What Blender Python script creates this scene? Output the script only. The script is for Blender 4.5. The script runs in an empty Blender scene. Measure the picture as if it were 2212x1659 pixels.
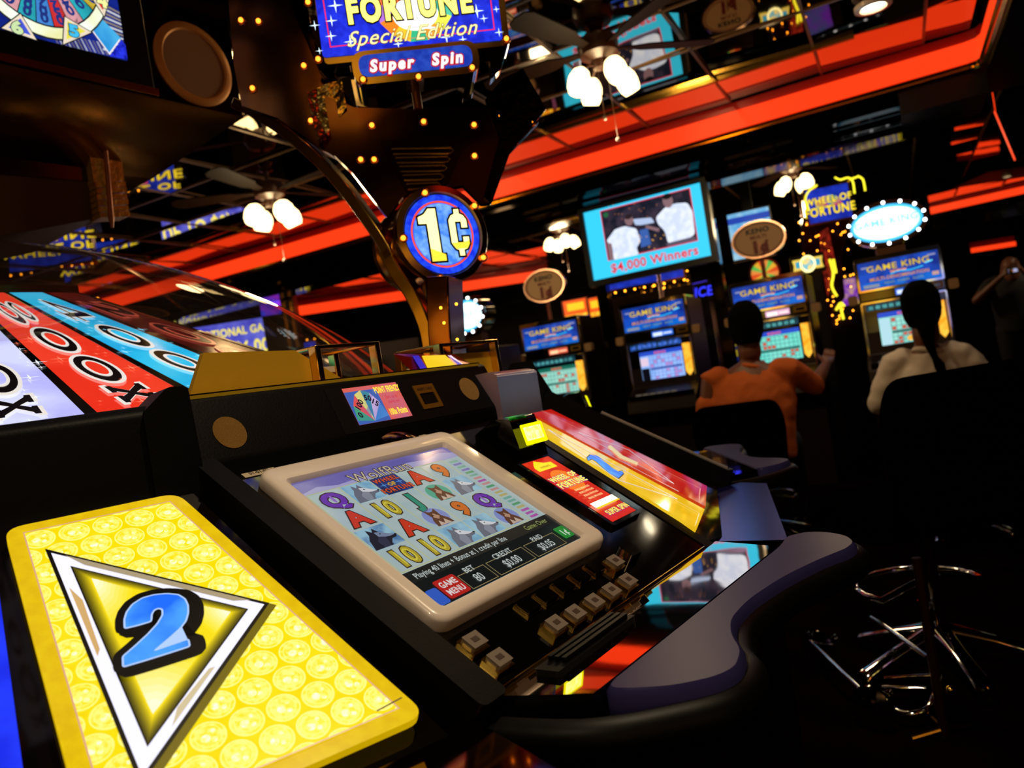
import bpy, bmesh, math, random
from mathutils import Vector, Matrix
random.seed(7)
SC = bpy.context.scene
COL = SC.collection
PI = math.pi
R_ = math.radians

# ------------------------------------------------------------------ camera
FPX = 1660.0
ROLL = R_(9)
CAMZ = 1.15
cr_, sr_ = math.cos(ROLL), math.sin(ROLL)
cam = bpy.data.cameras.new('camera')
cam.sensor_width = 36.0
cam.lens = 36.0 * FPX / 2212.0
cam.clip_start = 0.02
cam.dof.use_dof = True
cam.dof.focus_distance = 1.15
cam.dof.aperture_fstop = 5.0
camo = bpy.data.objects.new('camera', cam)
COL.objects.link(camo)
camo.matrix_world = Matrix(((cr_, sr_, 0, 0), (0, 0, -1, 0), (-sr_, cr_, 0, CAMZ), (0, 0, 0, 1)))
SC.camera = camo
CAM = Vector((0, 0, CAMZ))
# ------------------------------------------------------------------ world, exposure
w = bpy.data.worlds.new('dim_room_air')
SC.world = w
w.use_nodes = True
w.node_tree.nodes['Background'].inputs[0].default_value = (1.0, 0.62, 0.35, 1)
w.node_tree.nodes['Background'].inputs[1].default_value = 0.0015
SC.view_settings.view_transform = 'Standard'
SC.view_settings.look = 'None'
SC.view_settings.exposure = 0.0
SC.view_settings.gamma = 1.0
SC.view_settings.use_curve_mapping = False
SC.cycles.use_denoising = True
SC.cycles.max_bounces = 8
SC.cycles.glossy_bounces = 5
SC.cycles.diffuse_bounces = 2
SC.cycles.transparent_max_bounces = 12
SC.cycles.sample_clamp_indirect = 6.0
SC.cycles.caustics_reflective = True

# ------------------------------------------------------------------ maths helpers
def V(*a): return Vector(a)
def ray(px, py):
    a = (px - 1106) / FPX; b = (829.5 - py) / FPX
    return V(a * cr_ + b * sr_, 1, -a * sr_ + b * cr_)
def hit(px, py, P, n):
    d = ray(px, py)
    return CAM + d * ((P - CAM).dot(n) / d.dot(n))
def atY(px, py, Y): return CAM + ray(px, py) * Y
Z3 = V(0, 0, 1)
class Fr:
    """a local frame: o origin, x right, y up, z towards the viewer side"""
    def __init__(s, o, x, y):
        s.o = Vector(o); s.x = Vector(x).normalized(); s.y = Vector(y).normalized(); s.z = s.x.cross(s.y).normalized()
    def P(s, u, v, w=0): return s.o + s.x * u + s.y * v + s.z * w
    def px(s, x, y, w=0):
        q = hit(x, y, s.o + s.z * w, s.z) - s.o
        return (q.dot(s.x), q.dot(s.y))
    def sh(s, u, v, w=0): return Fr(s.P(u, v, w), s.x, s.y)
    def pxs(s, pts, w=0): return [s.px(x, y, w) for x, y in pts]

# ------------------------------------------------------------------ materials
MATS = {}
def lin(c):
    if isinstance(c, str):
        c = tuple(int(c[i:i + 2], 16) / 255 for i in (0, 2, 4))
    return tuple((x / 12.92 if x <= .04045 else ((x + .055) / 1.055) ** 2.4) for x in c)
def mat(c, rough=.5, metal=0.0, coat=0.0, spec=.5, bump=0, bscale=40, key='', sheen=0, anis=0):
    k = ('m', c, rough, metal, coat, spec, bump, bscale, key)
    if k in MATS: return MATS[k]
    m = bpy.data.materials.new('surface'); m.use_nodes = True
    nt = m.node_tree; b = nt.nodes['Principled BSDF']
    b.inputs['Base Color'].default_value = (*lin(c), 1)
    b.inputs['Roughness'].default_value = rough
    b.inputs['Metallic'].default_value = metal
    b.inputs['Coat Weight'].default_value = coat
    b.inputs['Coat Roughness'].default_value = .04
    b.inputs['Specular IOR Level'].default_value = spec
    if bump:
        tc = nt.nodes.new('ShaderNodeTexCoord'); n = nt.nodes.new('ShaderNodeTexNoise'); bp = nt.nodes.new('ShaderNodeBump')
        n.inputs['Scale'].default_value = bscale; n.inputs['Detail'].default_value = 2
        bp.inputs['Strength'].default_value = bump; bp.inputs['Distance'].default_value = .02
        nt.links.new(tc.outputs['Object'], n.inputs['Vector']); nt.links.new(n.outputs['Fac'], bp.inputs['Height'])
        nt.links.new(bp.outputs['Normal'], b.inputs['Normal'])
        if coat: nt.links.new(bp.outputs['Normal'], b.inputs['Coat Normal'])
    MATS[k] = m
    return m
def emi(c, s=1.0, rough=.25, spec=.5, nee=False, noise=0, nscale=60, c2=None):
    """a backlit or self-lit surface behind smooth glass or plastic; c2: second printed colour mottled in"""
    k = ('e', c, s, rough, spec, nee, noise, c2)
    if k in MATS: return MATS[k]
    m = bpy.data.materials.new('lit'); m.use_nodes = True
    nt = m.node_tree; b = nt.nodes['Principled BSDF']
    l = lin(c)
    b.inputs['Base Color'].default_value = (l[0] * .1, l[1] * .1, l[2] * .1, 1)
    b.inputs['Roughness'].default_value = rough
    b.inputs['Specular IOR Level'].default_value = spec
    b.inputs['Emission Color'].default_value = (*l, 1)
    b.inputs['Emission Strength'].default_value = s
    if c2:
        tc = nt.nodes.new('ShaderNodeTexCoord'); n = nt.nodes.new('ShaderNodeTexNoise'); mx = nt.nodes.new('ShaderNodeValToRGB')
        n.inputs['Scale'].default_value = nscale; n.inputs['Detail'].default_value = 3
        mx.color_ramp.elements[0].position = .38; mx.color_ramp.elements[1].position = .62
        mx.color_ramp.elements[0].color = (*l, 1); mx.color_ramp.elements[1].color = (*lin(c2), 1)
        nt.links.new(tc.outputs['Object'], n.inputs['Vector']); nt.links.new(n.outputs['Fac'], mx.inputs['Fac'])
        nt.links.new(mx.outputs['Color'], b.inputs['Emission Color'])
    try: m.cycles.emission_sampling = 'AUTO' if nee else 'NONE'
    except Exception: pass
    MATS[k] = m
    return m
BLACK = mat('040404', .35, coat=.0, spec=.4)
BLACKG = mat('050404', .08, coat=.6, spec=.6)
BLACKM = mat('020202', .5, spec=.12, bump=.05, bscale=300)
BRASS = mat('e0ae4c', .18, 1.0, bump=.10, bscale=5)
BRASSD = mat('b07c38', .2, 1.0, bump=.15, bscale=4)
BRASSG = mat('e6bd55', .16, 1.0)
BRONZE = mat('7a4a24', .10, 1.0, bump=.12, bscale=4)
GOLDM = mat('8a6a20', .35, .7)
CHROME = mat('d8d8dc', .06, 1.0)
SILVERP = mat('2a2650', .36, .0, spec=.05)
WOOD = mat('2a1510', .4, spec=.4)
BEIGE = mat('d6c4b0', .3, coat=.35)

# ------------------------------------------------------------------ mesh builder
class MB:
    def __init__(s): s.v = []; s.f = []; s.m = []; s.mats = []
    def mi(s, m):
        if m not in s.mats: s.mats.append(m)
        return s.mats.index(m)
    def add(s, vs, fs, m):
        b = len(s.v); s.v.extend([Vector(p) for p in vs]); i = s.mi(m)
        for f in fs: s.f.append(tuple(b + k for k in f)); s.m.append(i)
        return s
    def poly(s, vs, m): return s.add(vs, [tuple(range(len(vs)))], m)
    def extr(s, fr, pts, w0, w1, m, ms=None, taper=0):
        n = len(pts); ms = ms or m
        if sum(pts[i][0] * pts[(i + 1) % n][1] - pts[(i + 1) % n][0] * pts[i][1] for i in range(n)) < 0: pts = pts[::-1]
        lo = [fr.P(u, v, w0) for u, v in pts]; hi = [fr.P(u, v, w1) for u, v in pts]
        s.poly(hi, m); s.poly(lo[::-1], ms)
        s.add(lo + hi, [(i, (i + 1) % n, n + (i + 1) % n, n + i) for i in range(n)], ms)
        return s
    def box(s, fr, u0, u1, v0, v1, w0, w1, m, ms=None):
        return s.extr(fr, [(u0, v0), (u1, v0), (u1, v1), (u0, v1)], w0, w1, m, ms)
    def frame(s, fr, outer, inner, w0, w1, m, wi=None):
        """ring prism: outer and inner loops of same length"""
        n = len(outer); wi = w1 if wi is None else wi
        a = [fr.P(u, v, w0) for u, v in outer]; b = [fr.P(u, v, w1) for u, v in outer]
        c = [fr.P(u, v, wi) for u, v in inner]; d = [fr.P(u, v, w0) for u, v in inner]
        N = lambda k, i: k * n + i % n
        fs = []
        for i in range(n):
            for k in range(4): fs.append((N(k, i), N(k, i + 1), N((k + 1) % 4, i + 1), N((k + 1) % 4, i)))
        return s.add(a + b + c + d, fs, m)
    def tube(s, pts, r, m, seg=10, closed=False, flat=1.0, up=None):
        pts = [Vector(p) for p in pts]; n = len(pts)
        rs = r if isinstance(r, (list, tuple)) else [r] * n
        vs = []; prev = None
        for i, p in enumerate(pts):
            if closed: t = pts[(i + 1) % n] - pts[i - 1]
            else: t = pts[min(i + 1, n - 1)] - pts[max(i - 1, 0)]
            t.normalize()
            if up is not None: a = Vector(up)
            else: a = prev if prev is not None else (Z3 if abs(t.z) < .9 else V(1, 0, 0))
            a = (a - t * a.dot(t)); a.normalize(); b = t.cross(a); prev = a
            for k in range(seg):
                q = 2 * PI * k / seg
                vs.append(p + (a * math.cos(q) * flat + b * math.sin(q)) * rs[i])
        fs = []
        for i in range(n if closed else n - 1):
            j = (i + 1) % n
            for k in range(seg): fs.append((i * seg + k, i * seg + (k + 1) % seg, j * seg + (k + 1) % seg, j * seg + k))
        if not closed:
            fs.append(tuple(range(seg))[::-1]); fs.append(tuple((n - 1) * seg + k for k in range(seg)))
        return s.add(vs, fs, m)
    def ribbon(s, pts, side, wd, th, m, updir=None):
        """rectangular bar swept along pts; side = width direction"""
        pts = [Vector(p) for p in pts]; n = len(pts); side = Vector(side).normalized(); vs = []
        ws = wd if isinstance(wd, (list, tuple)) else [wd] * n
        for i, p in enumerate(pts):
            t = (pts[min(i + 1, n - 1)] - pts[max(i - 1, 0)]).normalized(); nn = t.cross(side).normalized()
            for a, b in ((-1, -1), (1, -1), (1, 1), (-1, 1)): vs.append(p + side * a * ws[i] / 2 + nn * b * th / 2)
        fs = [(0, 1, 2, 3), tuple((n - 1) * 4 + k for k in (3, 2, 1, 0))]
        for i in range(n - 1):
            for k in range(4): fs.append((i * 4 + k, i * 4 + (k + 1) % 4, i * 4 + 4 + (k + 1) % 4, i * 4 + 4 + k))
        return s.add(vs, fs, m)
    def lathe(s, fr, prof, m, seg=28, a0=0, a1=360):
        """prof: (radius, height along fr.z)"""
        full = abs(a1 - a0) >= 360; ns = seg if full else seg + 1; vs = []
        for r, h in prof:
            for k in range(ns):
                q = R_(a0 + (a1 - a0) * k / seg)
                vs.append(fr.P(r * math.cos(q), r * math.sin(q), h))
        fs = []
        for i in range(len(prof) - 1):
            for k in range(ns if full else ns - 1):
                kk = (k + 1) % ns
                fs.append((i * ns + k, i * ns + kk, (i + 1) * ns + kk, (i + 1) * ns + k))
        if full:
            if prof[0][0] > 1e-4: fs.append(tuple(range(ns))[::-1])
            if prof[-1][0] > 1e-4: fs.append(tuple((len(prof) - 1) * ns + k for k in range(ns)))
        return s.add(vs, fs, m)
    def ball(s, c, r, m, sc=(1, 1, 1), seg=10):
        f = Fr(c, (1, 0, 0), (0, 1, 0)); n = max(4, seg // 2)
        b = len(s.v)
        s.lathe(f, [(max(1e-5, r * math.sin(PI * i / n)), -r * math.cos(PI * i / n)) for i in range(n + 1)], m, seg)
        for i in range(b, len(s.v)):
            d = s.v[i] - Vector(c); s.v[i] = Vector(c) + V(d.x * sc[0], d.y * sc[1], d.z * sc[2])
        return s
    def loft(s, rings, m, seg=16):
        """rings: (centre, axis a * ra, axis b * rb)"""
        vs = []
        for c, a, b in rings:
            for k in range(seg):
                q = 2 * PI * k / seg; vs.append(Vector(c) + Vector(a) * math.cos(q) + Vector(b) * math.sin(q))
        n = len(rings)
        fs = [(i * seg + k, i * seg + (k + 1) % seg, (i + 1) * seg + (k + 1) % seg, (i + 1) * seg + k) for i in range(n - 1) for k in range(seg)]
        fs += [tuple(range(seg))[::-1], tuple((n - 1) * seg + k for k in range(seg))]
        return s.add(vs, fs, m)
    def build(s, name, parent=None, bevel=0, smooth=True, fix=True, segs=2):
        if parent is not None: base = Vector(parent['_o'])
        else:
            lo = [min(p[i] for p in s.v) for i in range(3)]; hi = [max(p[i] for p in s.v) for i in range(3)]
            base = V((lo[0] + hi[0]) / 2, (lo[1] + hi[1]) / 2, lo[2])
        me = bpy.data.meshes.new(name)
        me.from_pydata([p - base for p in s.v], [], s.f)
        for m in s.mats: me.materials.append(m)
        me.polygons.foreach_set('material_index', s.m)
        if fix:
            bm = bmesh.new(); bm.from_mesh(me)
            bmesh.ops.recalc_face_normals(bm, faces=bm.faces)
            bm.to_mesh(me); bm.free()
        if smooth:
            me.polygons.foreach_set('use_smooth', [True] * len(me.polygons))
            try: me.set_sharp_from_angle(angle=R_(38))
            except Exception: pass
        me.update()
        o = bpy.data.objects.new(name, me); COL.objects.link(o)
        o['_o'] = tuple(base)
        if parent is not None: o.parent = parent
        else: o.location = base
        if bevel:
            b = o.modifiers.new('bevel', 'BEVEL'); b.width = bevel; b.segments = segs; b.limit_method = 'ANGLE'; b.angle_limit = R_(40)
        return o
def thing(name, label, cat, loc, group=None):
    o = bpy.data.objects.new(name, None); COL.objects.link(o); o.empty_display_size = .05
    o.location = loc; o['_o'] = tuple(loc); o['label'] = label; o['category'] = cat
    if group: o['group'] = group
    return o
def tag(o, label, cat, group=None):
    o['label'] = label; o['category'] = cat
    if group: o['group'] = group
    return o
def struct(o): o['kind'] = 'structure'; return o

# ------------------------------------------------------------------ flat printing helpers
TXT = {}
def glyphs(t, bold=0.0, shear=0.0):
    k = (t, bold, shear)
    if k in TXT: return TXT[k]
    c = bpy.data.curves.new('t', 'FONT'); c.body = t; c.size = 1; c.offset = bold; c.shear = shear
    c.align_x = 'CENTER'; c.fill_mode = 'BOTH'; c.resolution_u = 3; c.space_character = 1.0 + bold * 2.2
    o = bpy.data.objects.new('t', c)
    me = o.to_mesh()
    vs = [(v.co.x, v.co.y) for v in me.vertices]; fs = [tuple(p.vertices) for p in me.polygons]
    o.to_mesh_clear(); bpy.data.objects.remove(o); bpy.data.curves.remove(c)
    TXT[k] = (vs, fs)
    return TXT[k]
class Art:
    """printed or glowing artwork on a frame, in thin layers"""
    def __init__(s, fr, w=0.0, step=.0004, fn=None):
        s.fr = fr; s.w = w; s.st = step; s.k = 0; s.mb = MB(); s.fn = fn
    def P(s, u, v):
        w = s.w + s.k * s.st
        return s.fn(u, v, w) if s.fn else s.fr.P(u, v, w)
    def up(s, n=1): s.k += n; return s
    def at(s, k): s.k = k; return s
    def poly(s, pts, m, up=1): s.k += up; s.mb.poly([s.P(*p) for p in pts], m); return s
    def rect(s, u0, v0, u1, v1, m, up=1, r=0):
        if r: return s.poly(rrect(u0, v0, u1, v1, r), m, up)
        return s.poly([(u0, v0), (u1, v0), (u1, v1), (u0, v1)], m, up)
    def ell(s, u, v, a, b, m, up=1, seg=28, rot=0):
        c, d = math.cos(rot), math.sin(rot)
        return s.poly([(u + a * math.cos(q) * c - b * math.sin(q) * d, v + a * math.cos(q) * d + b * math.sin(q) * c) for q in [2 * PI * i / seg for i in range(seg)]], m, up)
    def ring(s, u, v, a, b, t, m, up=1, seg=32):
        s.k += up; qs = [2 * PI * i / seg for i in range(seg)]
        vs = [s.P(u + a * math.cos(q), v + b * math.sin(q)) for q in qs] + [s.P(u + (a - t) * math.cos(q), v + (b - t) * math.sin(q)) for q in qs]
        s.mb.add(vs, [(i, (i + 1) % seg, seg + (i + 1) % seg, seg + i) for i in range(seg)], m); return s
    def line(s, pts, t, m, up=1, closed=False):
        s.k += up; n = len(pts)
        for i in range(n if closed else n - 1):
            a, b = pts[i], pts[(i + 1) % n]; dx, dy = b[0] - a[0], b[1] - a[1]; l = math.hypot(dx, dy) or 1
            nx, ny = -dy / l * t / 2, dx / l * t / 2; ex, ey = dx / l * t / 2, dy / l * t / 2
            s.mb.poly([s.P(a[0] - ex + nx, a[1] - ey + ny), s.P(a[0] - ex - nx, a[1] - ey - ny), s.P(b[0] + ex - nx, b[1] + ey - ny), s.P(b[0] + ex + nx, b[1] + ey + ny)], m)
        return s
    def text(s, t, u, v, h, m, bold=0.0, shear=0.0, sx=1.0, up=1, rot=0, center=True):
        s.k += up; vs, fs = glyphs(t, bold, shear); g = h / .72
        c, d = math.cos(rot), math.sin(rot)
        P = []
        for x, y in vs:
            x = x * g * sx; y = (y - .36) * g
            P.append(s.P(u + x * c - y * d, v + x * d + y * c))
        s.mb.add(P, fs, m); return s
    def outlined(s, t, u, v, h, m, mo, o=.05, bold=.02, **kw):
        vs0, _ = glyphs(t, bold + o, kw.get('shear', 0)); vs1, _ = glyphs(t, bold, kw.get('shear', 0))
        s.text(t, u, v, h, mo, bold + o, **kw); s.text2(t, u, v, h, m, bold, bold + o, **kw); return s
    def text2(s, t, u, v, h, m, bold, ref, **kw):
        # same letter spacing as the outline layer
        key = (t, ('r', bold, ref), kw.get('shear', 0))
        if key not in TXT:
            c = bpy.data.curves.new('t', 'FONT'); c.body = t; c.size = 1; c.offset = bold; c.shear = kw.get('shear', 0)
            c.align_x = 'CENTER'; c.fill_mode = 'BOTH'; c.resolution_u = 3; c.space_character = 1.0 + ref * 2.2
            o = bpy.data.objects.new('t', c); me = o.to_mesh()
            TXT[key] = ([(q.co.x, q.co.y) for q in me.vertices], [tuple(p.vertices) for p in me.polygons])
            o.to_mesh_clear(); bpy.data.objects.remove(o); bpy.data.curves.remove(c)
        vs, fs = TXT[key]; s.k += kw.get('up', 1); g = h / .72; sx = kw.get('sx', 1.0)
        c, d = math.cos(kw.get('rot', 0)), math.sin(kw.get('rot', 0))
        s.mb.add([s.P(u + x * g * sx * c - (y - .36) * g * d, v + x * g * sx * d + (y - .36) * g * c) for x, y in vs], fs, m); return s
    def star(s, u, v, r, m, up=0):
        s.k += up
        p = [(u + (r if i % 2 == 0 else r * .14) * math.cos(q), v + (r if i % 2 == 0 else r * .14) * math.sin(q)) for i, q in enumerate([PI * j / 4 for j in range(8)])]
        s.mb.poly([s.P(*x) for x in p], m); return s
    def build(s, name, parent): return s.mb.build(name, parent, smooth=False, fix=False)
def rrect(u0, v0, u1, v1, r, seg=5):
    out = []
    for cx, cy, a in ((u1 - r, v1 - r, 0), (u0 + r, v1 - r, 90), (u0 + r, v0 + r, 180), (u1 - r, v0 + r, 270)):
        for i in range(seg + 1):
            q = R_(a + 90 * i / seg); out.append((cx + r * math.cos(q), cy + r * math.sin(q)))
    return out
def roundpoly(pts, r, seg=5):
    out = []; n = len(pts)
    for i in range(n):
        p = Vector(pts[i]); a = (Vector(pts[i - 1]) - p); b = (Vector(pts[(i + 1) % n]) - p)
        rr = min(r, a.length * .45, b.length * .45); a = p + a.normalized() * rr; b = p + b.normalized() * rr
        for k in range(seg + 1):
            t = k / seg; q = a * (1 - t) ** 2 + p * 2 * t * (1 - t) + b * t * t; out.append((q.x, q.y))
    return out
def inset(pts, d):
    n = len(pts)
    if sum(pts[i][0] * pts[(i + 1) % n][1] - pts[(i + 1) % n][0] * pts[i][1] for i in range(n)) < 0: pts = pts[::-1]
    out = []
    for i in range(n):
        p, a, b = Vector(pts[i]), Vector(pts[i - 1]), Vector(pts[(i + 1) % n])
        d1 = (p - a).normalized(); d2 = (b - p).normalized(); n1 = V(-d1.y, d1.x); n2 = V(-d2.y, d2.x)
        m = (n1 + n2); m = m / max(.3, m.length_squared) * 2
        out.append((p.x + m.x * d, p.y + m.y * d))
    return out
def smoothpath(pts, k=6):
    P = [Vector(p) for p in pts]; out = []
    for i in range(len(P) - 1):
        p0, p1, p2, p3 = P[max(i - 1, 0)], P[i], P[i + 1], P[min(i + 2, len(P) - 1)]
        for j in range(k):
            t = j / k
            out.append(.5 * ((2 * p1) + (p2 - p0) * t + (2 * p0 - 5 * p1 + 4 * p2 - p3) * t * t + (3 * p1 - p0 - 3 * p2 + p3) * t ** 3))
    out.append(P[-1]); return out

# ================================================================== frames measured from the place
XR = V(.8906, -.4547, 0)                  # along the row of machines and the cove, to the right
W = Fr((0, 0, 0), XR, Z3)                 # W.P(t, height, -distance)
def WP(t, s, h): return W.P(t, h, -s)
E1 = V(.588, .809, 0).normalized(); NN = V(.809, -.588, 0).normalized()
SL = R_(33)
UPS = (-NN * math.cos(SL) + Z3 * math.sin(SL)).normalized()
A0 = atY(552, 1015, 1.08)
S = Fr(A0, E1, UPS)                       # sloped deck of the near console
PC = A0 + E1 * .2855
OW = PC - NN * 2.1; OW.z = 0              # axis of the big wheel
def pol(r, az, h, o=None):
    a = R_(az); return (o or OW) + NN * (r * math.cos(a)) + E1 * (r * math.sin(a)) + V(0, 0, h)
ZC = 2.9

# ================================================================== room shell
def carpet():
    m = bpy.data.materials.new('carpet'); m.use_nodes = True; nt = m.node_tree; b = nt.nodes['Principled BSDF']
    tc = nt.nodes.new('ShaderNodeTexCoord'); v = nt.nodes.new('ShaderNodeTexVoronoi'); r = nt.nodes.new('ShaderNodeValToRGB')
    v.inputs['Scale'].default_value = 5; r.color_ramp.elements[0].color = (.006, .001, .0005, 1); r.color_ramp.elements[1].color = (.001, .0004, .0004, 1)
    nt.links.new(tc.outputs['Object'], v.inputs['Vector']); nt.links.new(v.outputs['Distance'], r.inputs['Fac']); nt.links.new(r.outputs['Color'], b.inputs['Base Color'])
    b.inputs['Roughness'].default_value = .95; b.inputs['Specular IOR Level'].default_value = 0; return m
room = Fr((0, 0, 0), (1, 0, 0), (0, 1, 0))
struct(MB().box(room, -11, 12, -5, 17, -.1, 0, carpet()).build('floor', bevel=0))
WALLM = mat('1a0d08', .6)
struct(MB().box(room, -11, 12, 17, 17.2, 0, 3.3, WALLM).build('wall_back'))
struct(MB().box(room, -11.2, -11, -5, 17, 0, 3.3, WALLM).build('wall_left'))
struct(MB().box(room, 12, 12.2, -5, 17, 0, 3.3, WALLM).build('wall_right'))
struct(MB().box(room, -11, 12, -5.2, -5, 0, 3.3, WALLM).build('wall_front'))
struct(MB().box(room, -11, 12, -5, 17, 3.02, 3.2, mat('050505', .9)).build('ceiling'))
# mirrored ceiling tiles, each hung a touch out of true
MIRROR = mat('c0b4a4', .025, 1.0, bump=.03, bscale=2.5)
rt = random.Random(3)
def tiles(t0, t1, s0, s1, name):
    mb = MB(); t = t0
    while t < t1 - .05:
        s = s0; te = min(t + .61, t1)
        while s < s1 - .05:
            se = min(s + .61, s1)
            if max(abs(WP(t, s, 0).x - .5), abs(WP(t, s, 0).y - 6)) < 10.3:
                a, b, c = rt.uniform(-.008, .008), rt.uniform(-.008, .008), rt.uniform(-.001, .001)
                mb.poly([WP(t, s, ZC + c - a - b), WP(t, se, ZC + c - a + b), WP(te, se, ZC + c + a + b), WP(te, s, ZC + c + a - b)], MIRROR)
            s = se
        t = te
    struct(mb.build(name, smooth=False, fix=False))
TPH = -2.06 - 13 * .61
tiles(TPH, .64, 5.15 - 13 * .61, 5.72, 'ceiling_mirror')
tiles(TPH - .61, 7, 6.36, 16, 'ceiling_mirror_beyond')
GRID = mat('6a5238', .35, .6)
g = MB()
k = TPH
while k < .64:
    g.box(W, k - .008, k + .008, ZC - .014, ZC - .004, -5.72, 2.7, GRID); k += .61
for i in range(14):
    s = 5.15 - .61 * i
    if i: g.box(W, TPH, .64, ZC - .014, ZC - .004, -s - .008, -s + .008, GRID)
struct(g.build('trim_1', smooth=False))
struct(MB().box(W, -8, .0, ZC - .03, ZC - .004, -5.165, -5.13, BRASSG).build('trim_2'))
g = MB()
for i in range(22):
    k = TPH - .61 + i * .61
    g.box(W, k - .008, k + .008, ZC - .014, ZC - .004, -14, -6.36, GRID)
for i in range(0): g.box(W, -9, 5, ZC - .014, ZC - .004, -6.36 - .61 * i - .016, -6.36 - .61 * i, GRID)
struct(g.build('trim_3', smooth=False))

# red neon cove round the raised part of the ceiling
COVE = emi('ff3c14', 1.15, nee=True, rough=.4)
CDARK = mat('c01808', .35)
cv = [WP(-8.5, 5.75, 0), WP(-3.02, 5.75, 0), WP(-2.93, 5.75, 0), WP(-1.0, 5.75, 0), WP(.2, 5.75, 0), WP(.6, 5.75, 0), WP(.655, 5.73, 0), WP(.675, 5.68, 0), WP(.675, 4.5, 0), WP(.675, 1.5, 0)]
def strip(mb, path, h0, h1, off0, off1, m):
    """vertical band along the path of the cove, pushed outwards by off"""
    n = len(path); lo = []; hi = []
    for i, p in enumerate(path):
        d = (path[min(i + 1, n - 1)] - path[max(i - 1, 0)]).normalized(); o = V(-d.y, d.x, 0)
        lo.append(p + o * off0 + V(0, 0, h0)); hi.append(p + o * off1 + V(0, 0, h1))
    mb.add(lo + hi, [(i, i + 1, n + i + 1, n + i) for i in range(n - 1)], m)
    return mb
for nm, a, b, lab in (('cove_light', 0, 3, 'long red glowing cove light left of the joint, running behind the round penny medallion'), ('cove_light', 2, 10, 'red glowing cove light above the winners television, turning the corner at top right')):
    tag(strip(MB(), cv[a:b], 2.70, 2.835, 0, .012, COVE).build(nm, fix=False), lab, 'cove light')
struct(strip(MB(), cv, 2.835, 2.90, .03, .03, CDARK).build('trim_4', fix=False))
# gold and black moulding, then the black bulkhead below the cove
mb = MB()
prof = [(.0, 2.70), (-.012, 2.692), (.0, 2.68), (.018, 2.676), (.004, 2.662), (.02, 2.65)]
for i in range(len(prof) - 1): strip(mb, cv, prof[i][1], prof[i + 1][1], prof[i][0], prof[i + 1][0], BRASSG)
struct(mb.build('trim_5', fix=False))
BULK = mat('14100e', .07, .85, bump=.25, bscale=1.6)
mb = MB()
prof = [(.02, 2.65), (.035, 2.62), (.03, 2.59), (.06, 2.565), (.10, 2.55), (.15, 2.535), (.17, 2.51), (.21, 2.50), (.25, 2.485), (.27, 2.455), (.33, 2.45), (.6, 2.45)]
for i in range(len(prof) - 1): strip(mb, cv[:5], prof[i][1], prof[i + 1][1], prof[i][0], prof[i + 1][0], BULK)
mb.box(W, -8.5, .6, 2.45, 3.0, -6.36, -6.33, BULK)
struct(mb.build('trim_6', fix=False))
struct(MB().box(W, .70, 9, 2.62, 3.0, -6.36, 3, mat('030303', .5, spec=.2)).box(W, .2, .70, 2.5, 3.0, -6.36, -5.80, BLACK).build('trim_7'))
mb = MB()
for k in range(9):
    strip(mb, [WP(.69 + .0, 5.6, 0), WP(.69, 3.6, 0)], 2.70 - .012 * (k + 1), 2.70 - .012 * k, .01 * math.sin(k * 2.1) + .01, .01 * math.sin(k * 2.1 - 2.1) + .01, BRASSG)
struct(mb.build('trim_8', fix=False))
# farther coves
def far_cove(p0, p1, h0, h1, lab):
    d = (p1 - p0).normalized(); f = Fr(p0, d, Z3)
    L = (p1 - p0).length
    t = thing('cove_light', lab, 'cove light', p0)
    MB().box(f, 0, L, h0, h1, 0, .03, COVE).build('lit_strip', t)
    MB().box(f, 0, L, h1 + .02, h1 + .09, -.02, .01, CDARK).build('fascia', t)
    MB().box(f, 0, L, h0 - .3, h0 - .01, -.04, .02, BULK).build('valance', t)
def g0(px, py, Y): p = atY(px, py, Y); return V(p.x, p.y, 0)
far_cove(g0(600, 640, 11.5), g0(1180, 560, 11.8), 2.66, 2.80, 'distant red cove light low behind the penny medallion, farthest on the left')
far_cove(g0(2012, 470, 12), g0(2330, 400, 11), 2.745, 2.85, 'distant red cove light beyond the glowing oval sign at right')
far_cove(g0(2095, 528, 12), g0(2190, 514, 12), 2.05, 2.12, 'short dim red light strip above the person raising a camera')
nb_ = atY(2150, 240, 6); tag(MB().tube([nb_, V(nb_.x, nb_.y, ZC + .1)], .004, COVE, 6).box(Fr(atY(2150, 240, 6), atY(2190, 335, 6.0) - atY(2150, 240, 6), (0, 0, 1)), 0, .41, -.004, .004, -.02, 0, COVE).build('neon_tube'), 'thin red neon line slanting down at the far right edge', 'neon tube')

# columns
for t0, t1, nm in ((-1.34, -1.24, 'pillar_1'), (-2.35, -2.25, 'pillar_2')):
    struct(MB().box(W, t0, t1, 0, 2.45, -6.62, -6.52, BLACKG).build(nm))

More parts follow.
